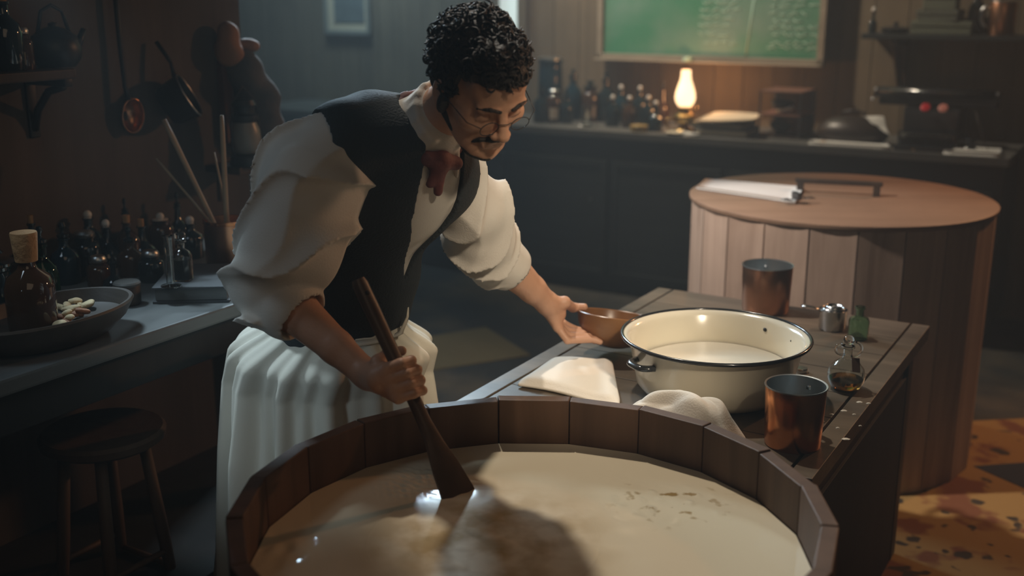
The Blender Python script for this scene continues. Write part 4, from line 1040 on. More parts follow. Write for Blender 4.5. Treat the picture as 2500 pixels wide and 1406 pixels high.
# long wooden trough
tc_ = L(-1.985, 1.44, .90)
tr = empty('dough_trough', tc_, 'oval wooden dough trough with pale chips at the left end of the counter', 'trough', RZ)
pr = [(0, 0), (.07, 0), (.105, .008), (.135, .038), (.150, .068), (.147, .073), (.141, .072), (.128, .044), (.10, .034), (0, .032)]
M['trough_wood'] = wood('trough_wood', (.035, .028, .022), (.075, .06, .048), 0, .5)
lathe('body', pr, M['trough_wood'], tr, 56, sx=.84, sy=1.32)
rnd = random.Random(8); kk = 0
chips = [(145, 752), (165, 745), (185, 735), (205, 728), (175, 755), (160, 765), (198, 745), (148, 775), (170, 776), (190, 768), (212, 742), (182, 722), (158, 738), (200, 760), (140, 790), (165, 790)]
for i, (px, py) in enumerate(chips):
    q = WZ(px, py, .942 + .005 * (i % 3)); r1 = rnd.uniform(.017, .024)
    F = Field((-.04, -.04, -.03), (.04, .04, .03), .0035)
    kw_ = dict(k=.002)
    for _k in range(4): F.ell((rnd.uniform(-.5, .5) * r1, rnd.uniform(-.3, .3) * r1, rnd.uniform(-.002, .002)), (r1 * rnd.uniform(.4, .7), r1 * rnd.uniform(.35, .6), .006), **kw_)
    V_, Q_ = F.mesh(1)
    pale = i not in (7, 9, 13, 15)
    o = link('dried_slice', np_mesh(V_, Q_), M['bread'] if pale else M['crust'], loc=q, rot=(rnd.uniform(-.35, .35), rnd.uniform(-.35, .35), rnd.uniform(0, 3)))
    tag(o, 'pale dried slice heaped in the dough trough' if pale else 'reddish brown dried slice among the pale ones in the trough', 'slice', 'pale dried slices in the trough' if pale else 'brown dried slices in the trough')
q = WZ(84, 803, .9325)
e = bottle('glass_jug', q, 'round', .050, .168, M['glass_amber'], 'large brown glass jug with a wide cork standing in the trough', 'jug')
lathe('cork', [(0, .148), (.022, .148), (.024, .168), (.027, .206), (.026, .209), (0, .209)], M['cork'], e, 30)
q = cw_(118, 765); bottle('green_bottle', q, 'round', .033, .165, M['glass_deep'], 'small deep green bottle behind the brown jug', 'bottle', 'disc')
q = WZ(-8, 800, .90); bottle('dark_flagon', q, 'crock', .045, .14, M['glass_blue'], 'dark blue flagon cut by the left edge of the picture', 'flagon', 'disc')
q = cw_(314, 742); e = empty('wooden_pot', q, 'small round dark wooden pot with a pale lid beside the slate book', 'pot')
lathe('body', [(0, 0), (.026, 0), (.030, .004), (.031, .045), (.029, .048), (0, .048)], M['dark_wood'], e, 32); lathe('lid', [(.0315, .047), (.032, .052), (.029, .056), (0, .057)], M['bench_top'], e, 32)
# slate grey book the glass stands on
bk = cw_(462, 735); e = empty('slate_book', bk + np.array([.0, .10, 0]), 'large slate grey book lying on the counter under the glassware', 'book', RZ - .95)
bm = BM(); add_box(bm, (0, 0, .003), (.24, .18, .006), .001); add_box(bm, (0, 0, .037), (.24, .18, .006), .001); add_box(bm, (-.117, 0, .02), (.006, .18, .04), .001); link('cover', from_bm(bm), M['book_dark'], e, smooth=False)
box('pages', (.002, 0, .020), (.226, .168, .027), M['grey_pages'], e, bevel=.001)
bkz = .9405
q = WZ(418, 700, bkz); glass_bottle('measuring_cylinder', q, [(0, 0), (.024, 0), (.024, .004), (.010, .009), (.010, .012), (.0105, .12), (.0135, .125), (.010, .125)], M['glass_clear'], 'slender glass measuring cylinder on the slate book', 'cylinder', wall_t=.0015)
q = WZ(448, 682, bkz); fb = glass_bottle('reagent_bottle', q, [(0, 0), (.023, 0), (.0245, .003), (.0245, .060), (.020, .070), (.009, .077), (.009, .092), (.013, .094), (.013, .098), (.008, .098)], M['glass_clear'], 'clear stoppered bottle with a cream label on the slate book', 'bottle', liquid=(M['old_paper'], .052), stopper=(M['glass_clear'], .098, .008, .013, .018))
# copper pot with wooden spoons
q = cw_(558, 655); qp = q.copy()
e = empty('copper_pot', q, 'tall copper pot holding wooden spoons behind the arm of the man', 'pot', RZ)
RP, HP = .055, .135
lathe('body', [(0, 0), (RP, 0), (RP + .001, .004), (RP + .002, HP), (RP, HP), (RP - .002, .006), (0, .006)], M['old_copper'], e, 48)
lathe('seam_band', [(RP + .0015, HP - .01), (RP + .004, HP - .008), (RP + .004, HP), (RP + .001, HP + .001)], M['copper'], e, 48)
def spoon(px, py, bpx, r0, r1, label, dy, bowl_=True):
    b0_ = W(bpx, 531, qp[1] + dy * .3); t_ = W(px, py, qp[1] + dy)
    d_ = nrm(t_ - b0_)
    k_ = (b0_[2] - .91) / d_[2]; s_ = b0_ - d_ * k_
    n_ = 8; L_ = np.linalg.norm(t_ - s_)
    pts = [d_ * L_ * i / n_ for i in range(n_ + 1)]
    rr_ = [r0 + (r1 - r0) * i / n_ for i in range(n_ + 1)]; rr_[-1] *= .8
    o = tube('wooden_spoon', pts, rr_, M['pale_wood'], seg=10, flat=.7); o.location = s_
    return tag(o, label, 'spoon')
spoon(400, 292, 516, .007, .011, 'thick leaning wooden spoon handle in the copper pot', .02)
spoon(381, 386, 504, .004, .005, 'thinnest wooden stick leaning far left in the copper pot', -.01)
spoon(541, 282, 553, .010, .009, 'upright flat wooden stirrer in the copper pot', .0)
spoon(523, 372, 556, .004, .004, 'short thin stick behind the upright stirrer', .03)
# the crowd of dark bottles behind
left_items = [
    (92, 690, 'slim', .030, .20, 'glass_dark', 'cork', 'slender dark bottle with a small cork behind the brown jug'),
    (165, 690, 'round', .036, .15, 'glass_blue', 'disc', 'dark blue bottle right of the slender corked bottle'),
    (215, 668, 'jar', .038, .13, 'glass_dark', 'lid', 'dark wide jar with a tin lid behind the trough'),
    (178, 640, 'round', .034, .17, 'glass_dark', 'ball', 'dark bottle with a glint modelled as a white ball in the rear left of the counter'),
    (268, 650, 'flask', .040, .14, 'glass_dark', 'ball', 'dark flask with a glint modelled as a white ball in the middle of the crowded counter'),
    (245, 700, 'jar', .030, .085, 'glass_amber', 'lid', 'small brown jar with a tin lid just behind the trough rim'),
    (322, 672, 'round', .034, .115, 'glass_amber', 'disc', 'squat brown bottle behind the small wooden pot'),
    (318, 645, 'round', .032, .15, 'glass_amber', 'cork', 'brown corked bottle near the wall in the middle of the counter'),
    (352, 640, 'flask', .038, .13, 'glass_dark', 'cork', 'dark flask with a cork behind the measuring cylinder'),
    (372, 685, 'jar', .032, .085, 'glass_dark', 'lid', 'low dark jar with a tin lid left of the measuring cylinder'),
    (398, 618, 'jar', .036, .125, 'glass_amber', 'ball', 'brown jar with a glint modelled as a white ball near the wall behind the glassware'),
    (470, 628, 'round', .034, .125, 'glass_dark', 'ball', 'dark bottle with a glint modelled as a white ball between the glassware and the copper pot'),
    (440, 600, 'slim', .030, .15, 'glass_dark', 'disc', 'slim dark bottle close to the wall left of the copper pot'),
    (236, 612, 'slim', .030, .16, 'glass_blue', 'disc', 'slim blue black bottle close to the wall behind the dark flask'),
    (280, 705, 'flask', .028, .075, 'glass_dark', 'disc', 'tiny dark flask beside the right end of the trough'),
]
for (px, py, kd, r, h, mt, sp_, lb) in left_items:
    q = cw_(px, py)
    uq, vq = uv(q)
    if uq < UW + r + .02: uq = UW + r + .02
    q = L(uq, vq, .90)
    bottle('dark_bottle', q, kd, r, h * .78, M[mt], lb, 'bottle', sp_, group='dark bottles and jars on the left counter')

# ------------------------------------------------------------------ things on the left wall
U1 = UW + .02
a = RU(0, 175, U1 + .2); a1 = RU(200, 175, U1 + .2)
va, vb_ = uv(a)[1], uv(a1)[1]; za = (a[2] + a1[2]) / 2
ls = empty('corner_shelf', L(UW, va - .25, za), 'dark shelf on the left wall at the upper left edge', 'shelf', RZ)
ln_ = vb_ - va + .25
box('board', (.10, ln_ / 2, -.012), (.20, ln_, .024), M['dark_wood'], ls)
vbk = uv(RU(88, 230, U1 + .02))[1] - (va - .25)
bm = BM(); add_box(bm, (.012, vbk, -.10), (.022, .03, .16), .003); add_box(bm, (.09, vbk, -.035), (.16, .024, .02), .002); add_tube(bm, [(.02, vbk, -.16), (.04, vbk, -.11), (.09, vbk, -.06), (.15, vbk, -.045)], .010, 8)
link('bracket', from_bm(bm), M['iron'], ls)
def onls(px, du, z=None):
    q = RU(px, 150, UW + du); q[2] = za + .0005; return q
bottle('shelf_jar', onls(58, .13), 'jar', .026, .085, M['glass_amber'], 'brown glass jar catching orange light on the upper left shelf', 'jar', 'lid', True)
bottle('shelf_jar', onls(20, .12), 'round', .040, .16, M['glass_dark'], 'dark bottle at the picture edge on the upper left shelf', 'bottle', 'cork')
kt = empty('iron_kettle', onls(138, .105), 'dark round kettle with a spout on the upper left shelf', 'kettle', 1.0)
lathe('body', [(0, 0), (.045, 0), (.060, .02), (.064, .045), (.054, .075), (.03, .092), (.012, .098), (.012, .106), (0, .110)], M['iron'], kt, 36)
tube('spout', [(.055, 0, .04), (.075, 0, .065), (.088, 0, .09)], [.014, .010, .007], M['iron'], kt)
tube('handle', [(-.045, 0, .082), (-.03, 0, .135), (0, 0, .150), (.03, 0, .135), (.045, 0, .080)], .005, M['iron'], kt)
# ladle
p0 = RU(313, 150, U1 + .015); 
q = RU(326, 283, U1 + .030)
ld_ = empty('copper_ladle', q, 'long handled iron ladle with a coppery bowl hanging on the left wall', 'ladle', RZ)
bm = BM(); add_lathe(bm, sphere_prof(.040, 0, 8, -90, 0) + [(.037, 0)] + [(r_ * .92, z_ * .92) for r_, z_ in sphere_prof(.040, 0, 8, -90, 0)][::-1], 36, mat=Matrix.Rotation(math.radians(-84), 4, 'Y') @ Matrix.Rotation(math.radians(12), 4, 'X'), sx=1.25, sy=.85)
V0_ = link('bowl', from_bm(bm), M['old_copper'], ld_); V0_.rotation_euler = (0, math.radians(180), 0)
tube('handle', [(.0, -.012, .045), (-.004, -.016, .08), (-.008, -.018, .20), (-.008, -.02, .42)], .007, M['iron'], ld_)
# hanging saucepan
q = RU(462, 232, UW + .10)
sp = empty('hanging_saucepan', q, 'dark saucepan hanging tilted on the left wall with its mouth towards the room', 'saucepan', RZ)
bm = BM()
mt_ = Matrix.Rotation(math.radians(38), 4, 'Z') @ Matrix.Rotation(math.radians(62), 4, 'Y')
add_lathe(bm, [(0, -.075), (.052, -.075), (.060, -.062), (.066, 0), (.064, .002), (.061, 0), (.055, -.060), (0, -.069)], 40, mat=mt_)
sharp(link('pan', from_bm(bm), M['iron'], sp))
bm = BM(); add_tube(bm, [tuple(mt_ @ Vector((.065 * math.cos(t), .065 * math.sin(t), 0))) for t in np.linspace(0, 2 * math.pi, 41)], .0028, 6, cap=False); link('rim', from_bm(bm), M['tin'], sp)
tube('handle', [tuple(mt_ @ Vector((-.062, 0, -.01))), tuple(mt_ @ Vector((-.10, 0, .005)) ), tuple(mt_ @ Vector((-.17, 0, .0)))], .006, M['iron'], sp)
# tan hide pouch, brown sack and red batten, lantern
def blob(name, items, mat, label, cat, vox=.006, disp=None):
    lo = np.min([np.array(c) - max(r) - .03 for c, r in items], 0); hi = np.max([np.array(c) + max(r) + .03 for c, r in items], 0)
    F = Field(lo, hi, vox)
    for c, r in items: F.ell(c, r, k=.03, f=disp)
    V, Q = F.mesh(1); cen = V.mean(0)
    return tag(link(name, np_mesh(V - cen, Q), mat, loc=cen), label, cat)
wr = lambda G, t: .004 * np.sin(60 * G[2] + 25 * G[0]) * np.sin(40 * G[1] + 30 * G[2])
blob('hide_pouch', [(RU(556, 90, UW + .06), (.035, .035, .045)), (RU(560, 130, UW + .06), (.045, .035, .04)), (RU(605, 112, UW + .06), (.036, .03, .022))], M['tan_hide'], 'bunched tan hide pouch hanging high on the left wall', 'pouch', disp=wr)
blob('brown_sack', [(RU(598, 175, UW + .07), (.055, .05, .07)), (RU(628, 250, UW + .07), (.075, .05, .09)), (RU(648, 310, UW + .08), (.06, .05, .05))], M['sack'], 'brown cloth sack hanging behind the lantern', 'sack', disp=wr)
a = RU(547, 155, UW + .03); o = box('wall_batten', (0, 0, 0), (.028, .04, .26), M['red_wood'], loc=a - np.array([0, 0, .11]), rot=(0, 0, RZ)); tag(o, 'short red brown batten below the tan pouch', 'batten')
q = WZ(603, 610, .90); uq, vq = uv(RU(604, 400, UW + .13)); zl_ = RU(604, 402, UW + .13)[2]
ln2 = empty('barn_lantern', L(uq, vq, zl_), 'black lantern with a dusty glass on a wall bracket behind the shoulder', 'lantern', RZ)
lathe('base', [(0, 0), (.050, 0), (.052, .006), (.048, .028), (.034, .036), (0, .036)], M['iron'], ln2, 32)
M['dusty'] = plain('dusty_glass', (.22, .22, .20), .35, var=.2)
lathe('globe', [(.030, .036), (.042, .05), (.046, .075), (.043, .105), (.034, .130), (.032, .130), (.040, .105), (.043, .075), (.039, .05), (.028, .038)], M['dusty'], ln2, 32)
lathe('cap', [(.036, .130), (.040, .136), (.040, .150), (.032, .156), (.032, .175), (.036, .180), (.030, .195), (0, .198)], M['iron'], ln2, 32)
for s_ in (-1, 1): tube('side_tube', [(0, s_ * .045, .02), (0, s_ * .058, .05), (0, s_ * .058, .13), (0, s_ * .036, .16)], .004, M['iron'], ln2)
tube('bail', [(0, -.055, .10), (0, -.05, .19), (0, -.0, .235), (0, .05, .19), (0, .055, .10)], .0018, M['iron'], ln2)
bm = BM(); add_box(bm, (-.055, 0, -.012), (.16, .12, .022), .003); add_box(bm, (-.118, 0, -.06), (.02, .03, .12), .003); o = link('lantern_bracket', from_bm(bm), M['dark_wood'], smooth=False, loc=L(uq, vq, zl_ - .0005), rot=(0, 0, RZ)); tag(o, 'little wooden bracket under the lantern', 'bracket')

# ------------------------------------------------------------------ stool under the counter
sc_ = WZ(250, 1046, .60); so = empty('wooden_stool', (sc_[0], sc_[1], 0), 'dark wooden stool with round legs in the shadow below the counter', 'stool', RZ)
M['stool'] = wood('stool_wood', (.10, .06, .035), (.15, .095, .06), 2, .6)
lathe('seat', [(0, .565), (.13, .565), (.145, .575), (.148, .592), (.140, .60), (0, .598)], M['stool'], so, 40)
for a_ in range(4):
    t = math.radians(45 + 90 * a_); tube('leg', [(.09 * math.cos(t), .09 * math.sin(t), .566), (.115 * math.cos(t), .115 * math.sin(t), .33), (.15 * math.cos(t), .15 * math.sin(t), 0)], [.014, .016, .012], M['stool'], so, seg=12)
for k_, z_ in ((0, .22), (1, .26)):
    for s_ in (-1, 1):
        r_ = .126; a0 = math.radians(45 + 90 * k_) * 1; p0 = (r_ * math.cos(math.radians(45)) * 1, s_ * r_ * .707, z_) if k_ == 0 else (s_ * r_ * .707, r_ * .707, z_)
        p1 = (-p0[0], p0[1], z_) if k_ == 0 else (p0[0], -p0[1], z_)
        tube('rung', [p0, p1], .008, M['stool'], so)

# ------------------------------------------------------------------ rug on the floor at the right
def poly_slab(bm, pts, z0, z1, mi=0):
    a = [bm.verts.new((p[0], p[1], z0)) for p in pts]; b_ = [bm.verts.new((p[0], p[1], z1)) for p in pts]
    bm.faces.new(a[::-1]).material_index = mi; bm.faces.new(b_).material_index = mi
    for i in range(len(pts)):
        j = (i + 1) % len(pts); bm.faces.new((a[i], a[j], b_[j], b_[i])).material_index = mi
bm = BM()
rg = [WZ(2180, 1040, 0), WZ(2700, 1015, 0), WZ(2900, 1500, 0), WZ(1960, 1560, 0)]
poly_slab(bm, rg, 0, .006, 0)
poly_slab(bm, [WZ(2376, 1142, 0), WZ(2700, 1120, 0), WZ(2760, 1310, 0)], .006, .0075, 1)
poly_slab(bm, [WZ(2040, 1345, 0), WZ(2140, 1450, 0), WZ(1990, 1500, 0)], .006, .0075, 1)
o = link('woven_rug', from_bm(bm), [M['rug'], M['bluecloth']], smooth=False); tag(o, 'tan and rust patterned rug with blue patches on the floor at the right', 'rug')
bm = BM(); poly_slab(bm, [WZ(1010, 830, 0), WZ(1185, 800, 0), WZ(1295, 868, 0), WZ(1050, 905, 0)], 0, .005)  # thin four-sided olive patch lying on the floor
M['tinted'] = plain('olive_patch', (.13, .105, .05), .95, bump=.5, bscale=40); o = link('olive_patch', from_bm(bm), M['tinted'], smooth=False); tag(o, 'dim olive straw patch on the floor between the man and the bench', 'mat')
# ------------------------------------------------------------------ the man
man = empty('person', (-.36, 2.42, 0), 'person in a white rolled sleeve shirt, dark vest and apron bending over the milk tub', 'person')
MO = np.array([-.36, 2.42, 0])
def put(name, vq, mat, parent=None, smooth=True):
    V, Q = vq
    return link(name, np_mesh(V - MO, Q), mat, man if parent is None else parent, smooth=smooth)
shR = W(812, 345, 2.17); shL = W(1108, 425, 2.37)
elR = W(662, 705, 2.11); wrR = W(893, 912, 1.985)
elL = W(1205, 618, 2.55); wrL = W(1338, 742, 2.665)
mid = (shR + shL) / 2; WC = W(830, 760, 2.40); PC = W(785, 880, 2.44)
up = nrm(mid - WC); lat = nrm(shL - shR); lat = nrm(lat - up * (lat @ up)); frt = np.cross(lat, up)
RT = np.array([lat, frt, up])
NB = W(1035, 322, 2.245)
HC = W(1170, 202, 2.10)
fwd_c = np.array([0, CP, -SP]); upc = np.array([0, SP, CP]); X_ = np.array([1, 0, 0])
def cvec(a, b, c): return nrm(a * X_ + b * fwd_c + c * upc)
hf = cvec(.44, -.48, -.76); hu = cvec(.20, -.74, .64); hu = nrm(hu - hf * (hu @ hf)); hr = np.cross(hf, hu)
RH = np.array([hr, hf, hu])
def head(p): return HC + p[0] * hr * 1.04 + p[1] * hf * 1.04 + p[2] * hu * 1.04
def headV(V): return HC + (V * 1.04) @ RH
# --- head (fine grid in head space: x his right, y forward, z up)
F = Field((-.11, -.13, -.17), (.11, .15, .15), .0024)
F.ell((0, -.018, .026), (.074, .090, .082), k=.02)
F.ell((0, .028, -.022), (.061, .062, .078), k=.03)
F.ell((0, .040, -.080), (.043, .045, .034), k=.028)
for s in (-1, 1):
    F.cap((s * .050, -.0, -.052), (s * .022, .068, -.094), .017, .013, k=.022)        # jaw
    F.ell((s * .043, .062, -.020), (.021, .020, .018), k=.018)                       # cheekbone
F.ell((0, .080, -.100), (.017, .014, .014), k=.014)                                  # chin
F.cap((-.036, .080, .022), (.036, .080, .022), .011, k=.014)                          # brow
F.ell((0, .058, .050), (.054, .033, .036), k=.02)
for s in (-1, 1): F.ell((s * .031, .100, .002), (.0175, .014, .012), k=.009, sub=True)
for s in (-1, 1):
    F.ell((s * .031, .0775, .001), (.0135, .0125, .0125), k=.003)                     # lowered lids over the eyes
    F.cap((s * .043, .0815, -.0045), (s * .019, .0855, -.0045), .0032, k=.003)
    F.cap((s * .014, .094, .021), (s * .046, .083, .023), .0055, .004, k=.006)
F.cap((0, .089, .016), (0, .112, -.024), .0075, .0105, k=.010)                        # nose
F.ell((0, .113, -.028), (.0105, .010, .009), k=.006)
for s in (-1, 1): F.ell((s * .0125, .102, -.032), (.008, .010, .0075), k=.006)
for s in (-1, 1): F.ell((s * .006, .108, -.040), (.0035, .006, .004), k=.003, sub=True)
F.cap((-.021, .086, -.060), (.021, .086, -.060), .0062, k=.006); F.cap((-.010, .0915, -.0575), (.010, .0915, -.0575), .0052, k=.005)
F.cap((-.017, .0875, -.0695), (.017, .0875, -.0695), .0066, k=.006)
F.cap((-.024, .096, -.0650), (.024, .096, -.0650), .0014, k=.003, sub=True)
for s in (-1, 1):
    F.ell((s * .077, -.004, -.010), (.0085, .020, .031), k=.006); F.ell((s * .086, .0, -.006), (.006, .012, .019), k=.004, sub=True); F.ell((s * .076, .004, -.040), (.006, .008, .010), k=.005)
Vh, Qh = F.mesh(1); Vh = headV(Vh)
# --- neck, torso, legs (under the clothes, coarser)
lo = np.array([-.78, 1.90, -.01]); hi = np.array([.12, 2.85, 1.56])
F = Field(lo, hi, .0065)
F.cap(head((0, -.03, -.05)), NB, .055, .056, k=.015)
def torso(F, off=0.0, k=.05, dsp=None, trap=True):
    F.ell(mid - up * .07 + frt * .0, (.165 + off, .108 + off, .17 + off), RT, k, f=dsp)
    F.ell(WC + up * .09, (.142 + off, .105 + off, .17 + off), RT, k, f=dsp)
    F.ell(WC - up * .01, (.145 + off, .108 + off, .10 + off), RT, k, f=dsp)
    F.cap(shR + lat * .02, shL - lat * .03, .064 + off, k=k, f=dsp)
    if trap: F.cap(NB - up * .02 - lat * .03, W(905, 305, 2.27), .056 + off, .054 + off, k=k, f=dsp)
    F.cap(NB - up * .02, shR + lat * .04, .045 + off, .052 + off, k=k, f=dsp); F.cap(NB - up * .02, shL - lat * .04, .045 + off, .052 + off, k=k, f=dsp)
torso(F, -.008, trap=False)
F.ell(PC, (.125, .105, .11), np.array([nrm(lat * [1, 1, 0]), nrm(frt * [1, 1, 0]), [0, 0, 1]]), k=.06)
lh = nrm(lat * np.array([1, 1, 0])); fh = nrm(frt * np.array([1, 1, 0]))
for s in (-1, 1):
    hp = PC + lh * s * .085 + np.array([0, 0, -.04]); kn = np.array([PC[0], PC[1], .47]) + lh * s * .095 + fh * .05; an = np.array([PC[0], PC[1], .09]) + lh * s * .10
    F.cap(hp, kn, .074, .058, k=.04); F.cap(kn, an, .056, .038, k=.02)
    F.cap(an + np.array([0, 0, -.045]), an + fh * .15 + np.array([0, 0, -.05]), .037, .032, k=.02)
F.cap(shR, elR, .050, .040, k=.02); F.cap(shL, elL, .050, .040, k=.02)
V2, Q2 = F.mesh(1)
# --- forearms and hands
def finger(F, pts, r): F.chain(pts, r, k=.004)
lo = np.min([elR, wrR, W(1000, 1010, 1.9), W(1010, 860, 1.86)], 0) - .08; hi = np.max([elR, wrR, W(1010, 860, 2.0)], 0) + .08
F = Field(lo, hi, .0025)
dR = nrm(wrR - elR)
F.chain([elR, elR + (wrR - elR) * .25, elR + (wrR - elR) * .7, wrR], [.040, .0445, .033, .0265], k=.01)
pc_ = PH + ax_ * .005
kx = nrm(np.cross(ax_, fr)); 
sdx = side if side[0] > 0 else -side                       # across the picture, to the right
palm = PH - sdx * .034 + fr * .012 + ax_ * .006
F.cap(wrR, palm - dR * .015, .0255, .027, k=.014)
for s_ in (-.028, -.010, .009, .028):                       # metacarpals fan out from the wrist to the knuckles
    kn = PH + ax_ * s_ - sdx * .024 + fr * .024
    F.cap(wrR + dR * .012, kn, .019, .0125, k=.012)
for i, (s_, ln, r) in enumerate(((.030, 1.0, .0095), (.010, 1.08, .0098), (-.010, 1.0, .0093), (-.029, .85, .0082))):
    c0_ = PH + ax_ * s_
    F.chain([c0_ - sdx * .024 + fr * .024, c0_ + sdx * .006 * ln + fr * .029 - ax_ * .004, c0_ + sdx * .026 * ln + fr * .014 - ax_ * .007, c0_ + sdx * .022 * ln - fr * .010 - ax_ * .008, c0_ + sdx * .004 - fr * .020 - ax_ * .008],
            [r * 1.2, r * 1.12, r * 1.02, r * .95, r * .82], k=.0035)
# thumb: leaves the side of the palm near its base and closes behind the shaft
F.chain([wrR + dR * .020 + ax_ * .010, PH - sdx * .030 + ax_ * .046 - fr * .0, PH + ax_ * .052 - sdx * .004 - fr * .019, PH + ax_ * .046 + sdx * .018 - fr * .020], [.016, .0135, .0115, .0095], k=.007)
V3, Q3 = F.mesh(1)
# left arm and hand on the bowl
lo = np.min([elL, wrL, bw], 0) - .10; hi = np.max([elL, wrL, bw - [.02, 0, 0]], 0) + .07
F = Field(lo, hi, .0025)
dL = nrm(wrL - elL)
F.chain([elL, elL + (wrL - elL) * .25, elL + (wrL - elL) * .7, wrL], [.042, .046, .034, .0275], k=.01)
Rb = np.array(bt)
def bwp(az, z, off=0.0):
    """a point on the bowl's outer wall"""
    tb_ = [(-.083, .040), (-.074, .060), (-.052, .082), (-.024, .094), (0, .098), (.03, .099)]
    r = np.interp(z, [a for a, _ in tb_], [b for _, b in tb_]) + off
    a = math.radians(az); return bw + Rb @ np.array([r * math.cos(a), r * math.sin(a), z])
pm = wrL + dL * .040 + np.array([0, 0, -.004])
F.cap(wrL, pm, .0275, .024, k=.015)
kn0 = W(1378, 790, 2.67)
azs = (196, 208, 220, 232)
for i, az in enumerate(azs):
    k0_ = W(1352 + 3 * i, 772 + 9 * i, 2.715 - .017 * i)
    F.cap(wrL + dL * .012, k0_, .0185, .0125, k=.012)
    r = (.0098, .0100, .0096, .0086)[i]
    m1 = W(1382 + 1 * i, 795 + 12 * i, 2.705 - .018 * i)
    e1 = bwp(az, -.050 - .004 * i, .010); e2 = bwp(az + 10, -.066, .009)
    F.chain([k0_, m1, e1, e2], [r * 1.2, r * 1.08, r, r * .88], k=.004)
F.chain([wrL + dL * .012 + np.array([0, 0, .008]), W(1378, 738, 2.675), bwp(176, .004, .012), bwp(180, .010, -.016)], [.018, .0145, .0115, .0095], k=.008)
V4, Q4 = F.mesh(1)
put('body', join_vq([(Vh, Qh), (V2, Q2), (V3, Q3), (V4, Q4)]), M['skin'])

# --- hair, moustache, beard, eyebrows
def nz3(p, f, seed):
    r = random.Random(seed); v = 0
    for _ in range(6):
        a = [r.gauss(0, 1) for _ in range(3)]; n_ = math.sqrt(sum(x * x for x in a)); v = v + np.sin(f * (p[0] * a[0] + p[1] * a[1] + p[2] * a[2]) / n_ + r.uniform(0, 6.28))
    return v / 6
F = Field((-.13, -.16, -.12), (.13, .13, .18), .003)
hd_ = lambda G, t: -.010 * nz3(G, 95, 4) - .006 * nz3(G, 190, 6)
F.ell((0, -.020, .036), (.083, .101, .084), k=.01, f=hd_)
F.ell((0, .040, .078), (.060, .048, .040), k=.02, f=hd_)
F.ell((0, -.055, -.01), (.070, .060, .06), k=.02, f=hd_)
G = F.grid()
face = np.maximum(np.maximum(.072 - G[2] * 1.0, -10), .052 - G[1] + .25 * np.abs(G[0]))   # region in front of the hairline
cut = np.maximum(-(G[1] - (.034 + .25 * np.maximum(0, G[2] - .03))), (G[2] - .066))
F.phi = np.maximum(F.phi, -np.maximum(-cut, -cut) * 1.0) if False else F.phi
m1 = np.minimum(G[1] - .030, .064 - G[2]) + 0 * G[0]        # >0 : in front of temple and under the hairline
F.phi = np.maximum(F.phi, m1)
m2 = np.minimum(np.minimum(G[1] + .030, .010 - G[2]) + 0 * G[0], np.abs(G[0]) * 0 + 1)   # keep the ear and cheek free
m2 = np.minimum(np.minimum(G[1] + .022, -.002 - G[2]), .02 - (G[1] - .03)) + 0 * G[0]
F.phi = np.maximum(F.phi, m2)
F.ell((.074, .012, -.020), (.012, .010, .026), k=.006); F.ell((-.074, .012, -.020), (.012, .010, .026), k=.006)
Vq, Qq = F.mesh(1)
# loose curls standing off the hair mass
rnd = random.Random(12); bm = BM()
sel = [v for v in Vq if (v[2] > .0 and not (v[1] > .03 and v[2] < .07))]
for _ in range(620):
    c = np.array(rnd.choice(sel)); nml = nrm(c - np.array([0, -.02, .02]))
    a = nrm(np.cross(nml, [rnd.gauss(0, 1) for _ in range(3)])); b_ = nrm(np.cross(nml, a) + nml * .5)
    R_ = rnd.uniform(.006, .012); t0_ = rnd.uniform(0, 6.28)
    pts = [c - nml * .002 + a * R_ * math.cos(t0_ + t) + b_ * R_ * math.sin(t0_ + t) + nml * .0025 * t for t in np.linspace(0, 3.9, 8)]
    add_tube(bm, [tuple(p) for p in pts], [.0011, .0020, .0024, .0025, .0024, .0020, .0015, .0007], 5)
me = from_bm(bm); Vc = np.array([v.co[:] for v in me.vertices]); Qc = [list(p.vertices) for p in me.polygons]
Vc = headV(Vc) - MO
me.vertices.foreach_set('co', Vc.astype(np.float32).ravel()); me.update()
cu = link('curl', me, M['hair'], man)
hr_o = put('hair', (headV(Vq), Qq), M['hair']); cu.parent = hr_o; cu.name = 'loose_curls'
F = Field((-.08, .0, -.15), (.08, .14, 0), .0022)
mo = lambda G, t: -.0018 * nz3(G, 420, 3)
for s in (-1, 1):
    F.cap((s * .003, .0975, -.0475), (s * .028, .084, -.056), .0062, .0042, k=.004, f=mo)
    F.cap((s * .028, .084, -.056), (s * .036, .074, -.068), .0042, .0022, k=.004, f=mo)
put('moustache', (lambda v: (headV(v[0]), v[1]))(F.mesh(0)), M['hair'])
F = Field((-.09, -.04, -.16), (.09, .13, 0), .003)
bd = lambda G, t: -.003 * nz3(G, 260, 5)
F.ell((0, .072, -.100), (.026, .022, .018), k=.012, f=bd)
for s in (-1, 1): F.cap((s * .055, .008, -.050), (s * .026, .064, -.098), .015, .014, k=.012, f=bd)
put('short_beard', (lambda v: (headV(v[0]), v[1]))(F.mesh(1)), M['hair'])
for s in (-1, 1):
    F = Field((-.07, .05, 0), (.07, .12, .05), .0022); F.chain([(s * .012, .1005, .023), (s * .030, .0955, .028), (s * .050, .083, .024)], [.0032, .0036, .0022], k=.002, f=lambda G, t: -.0012 * nz3(G, 500, 8))
    put('eyebrow', (lambda v: (headV(v[0]), v[1]))(F.mesh(0)), M['hair'])
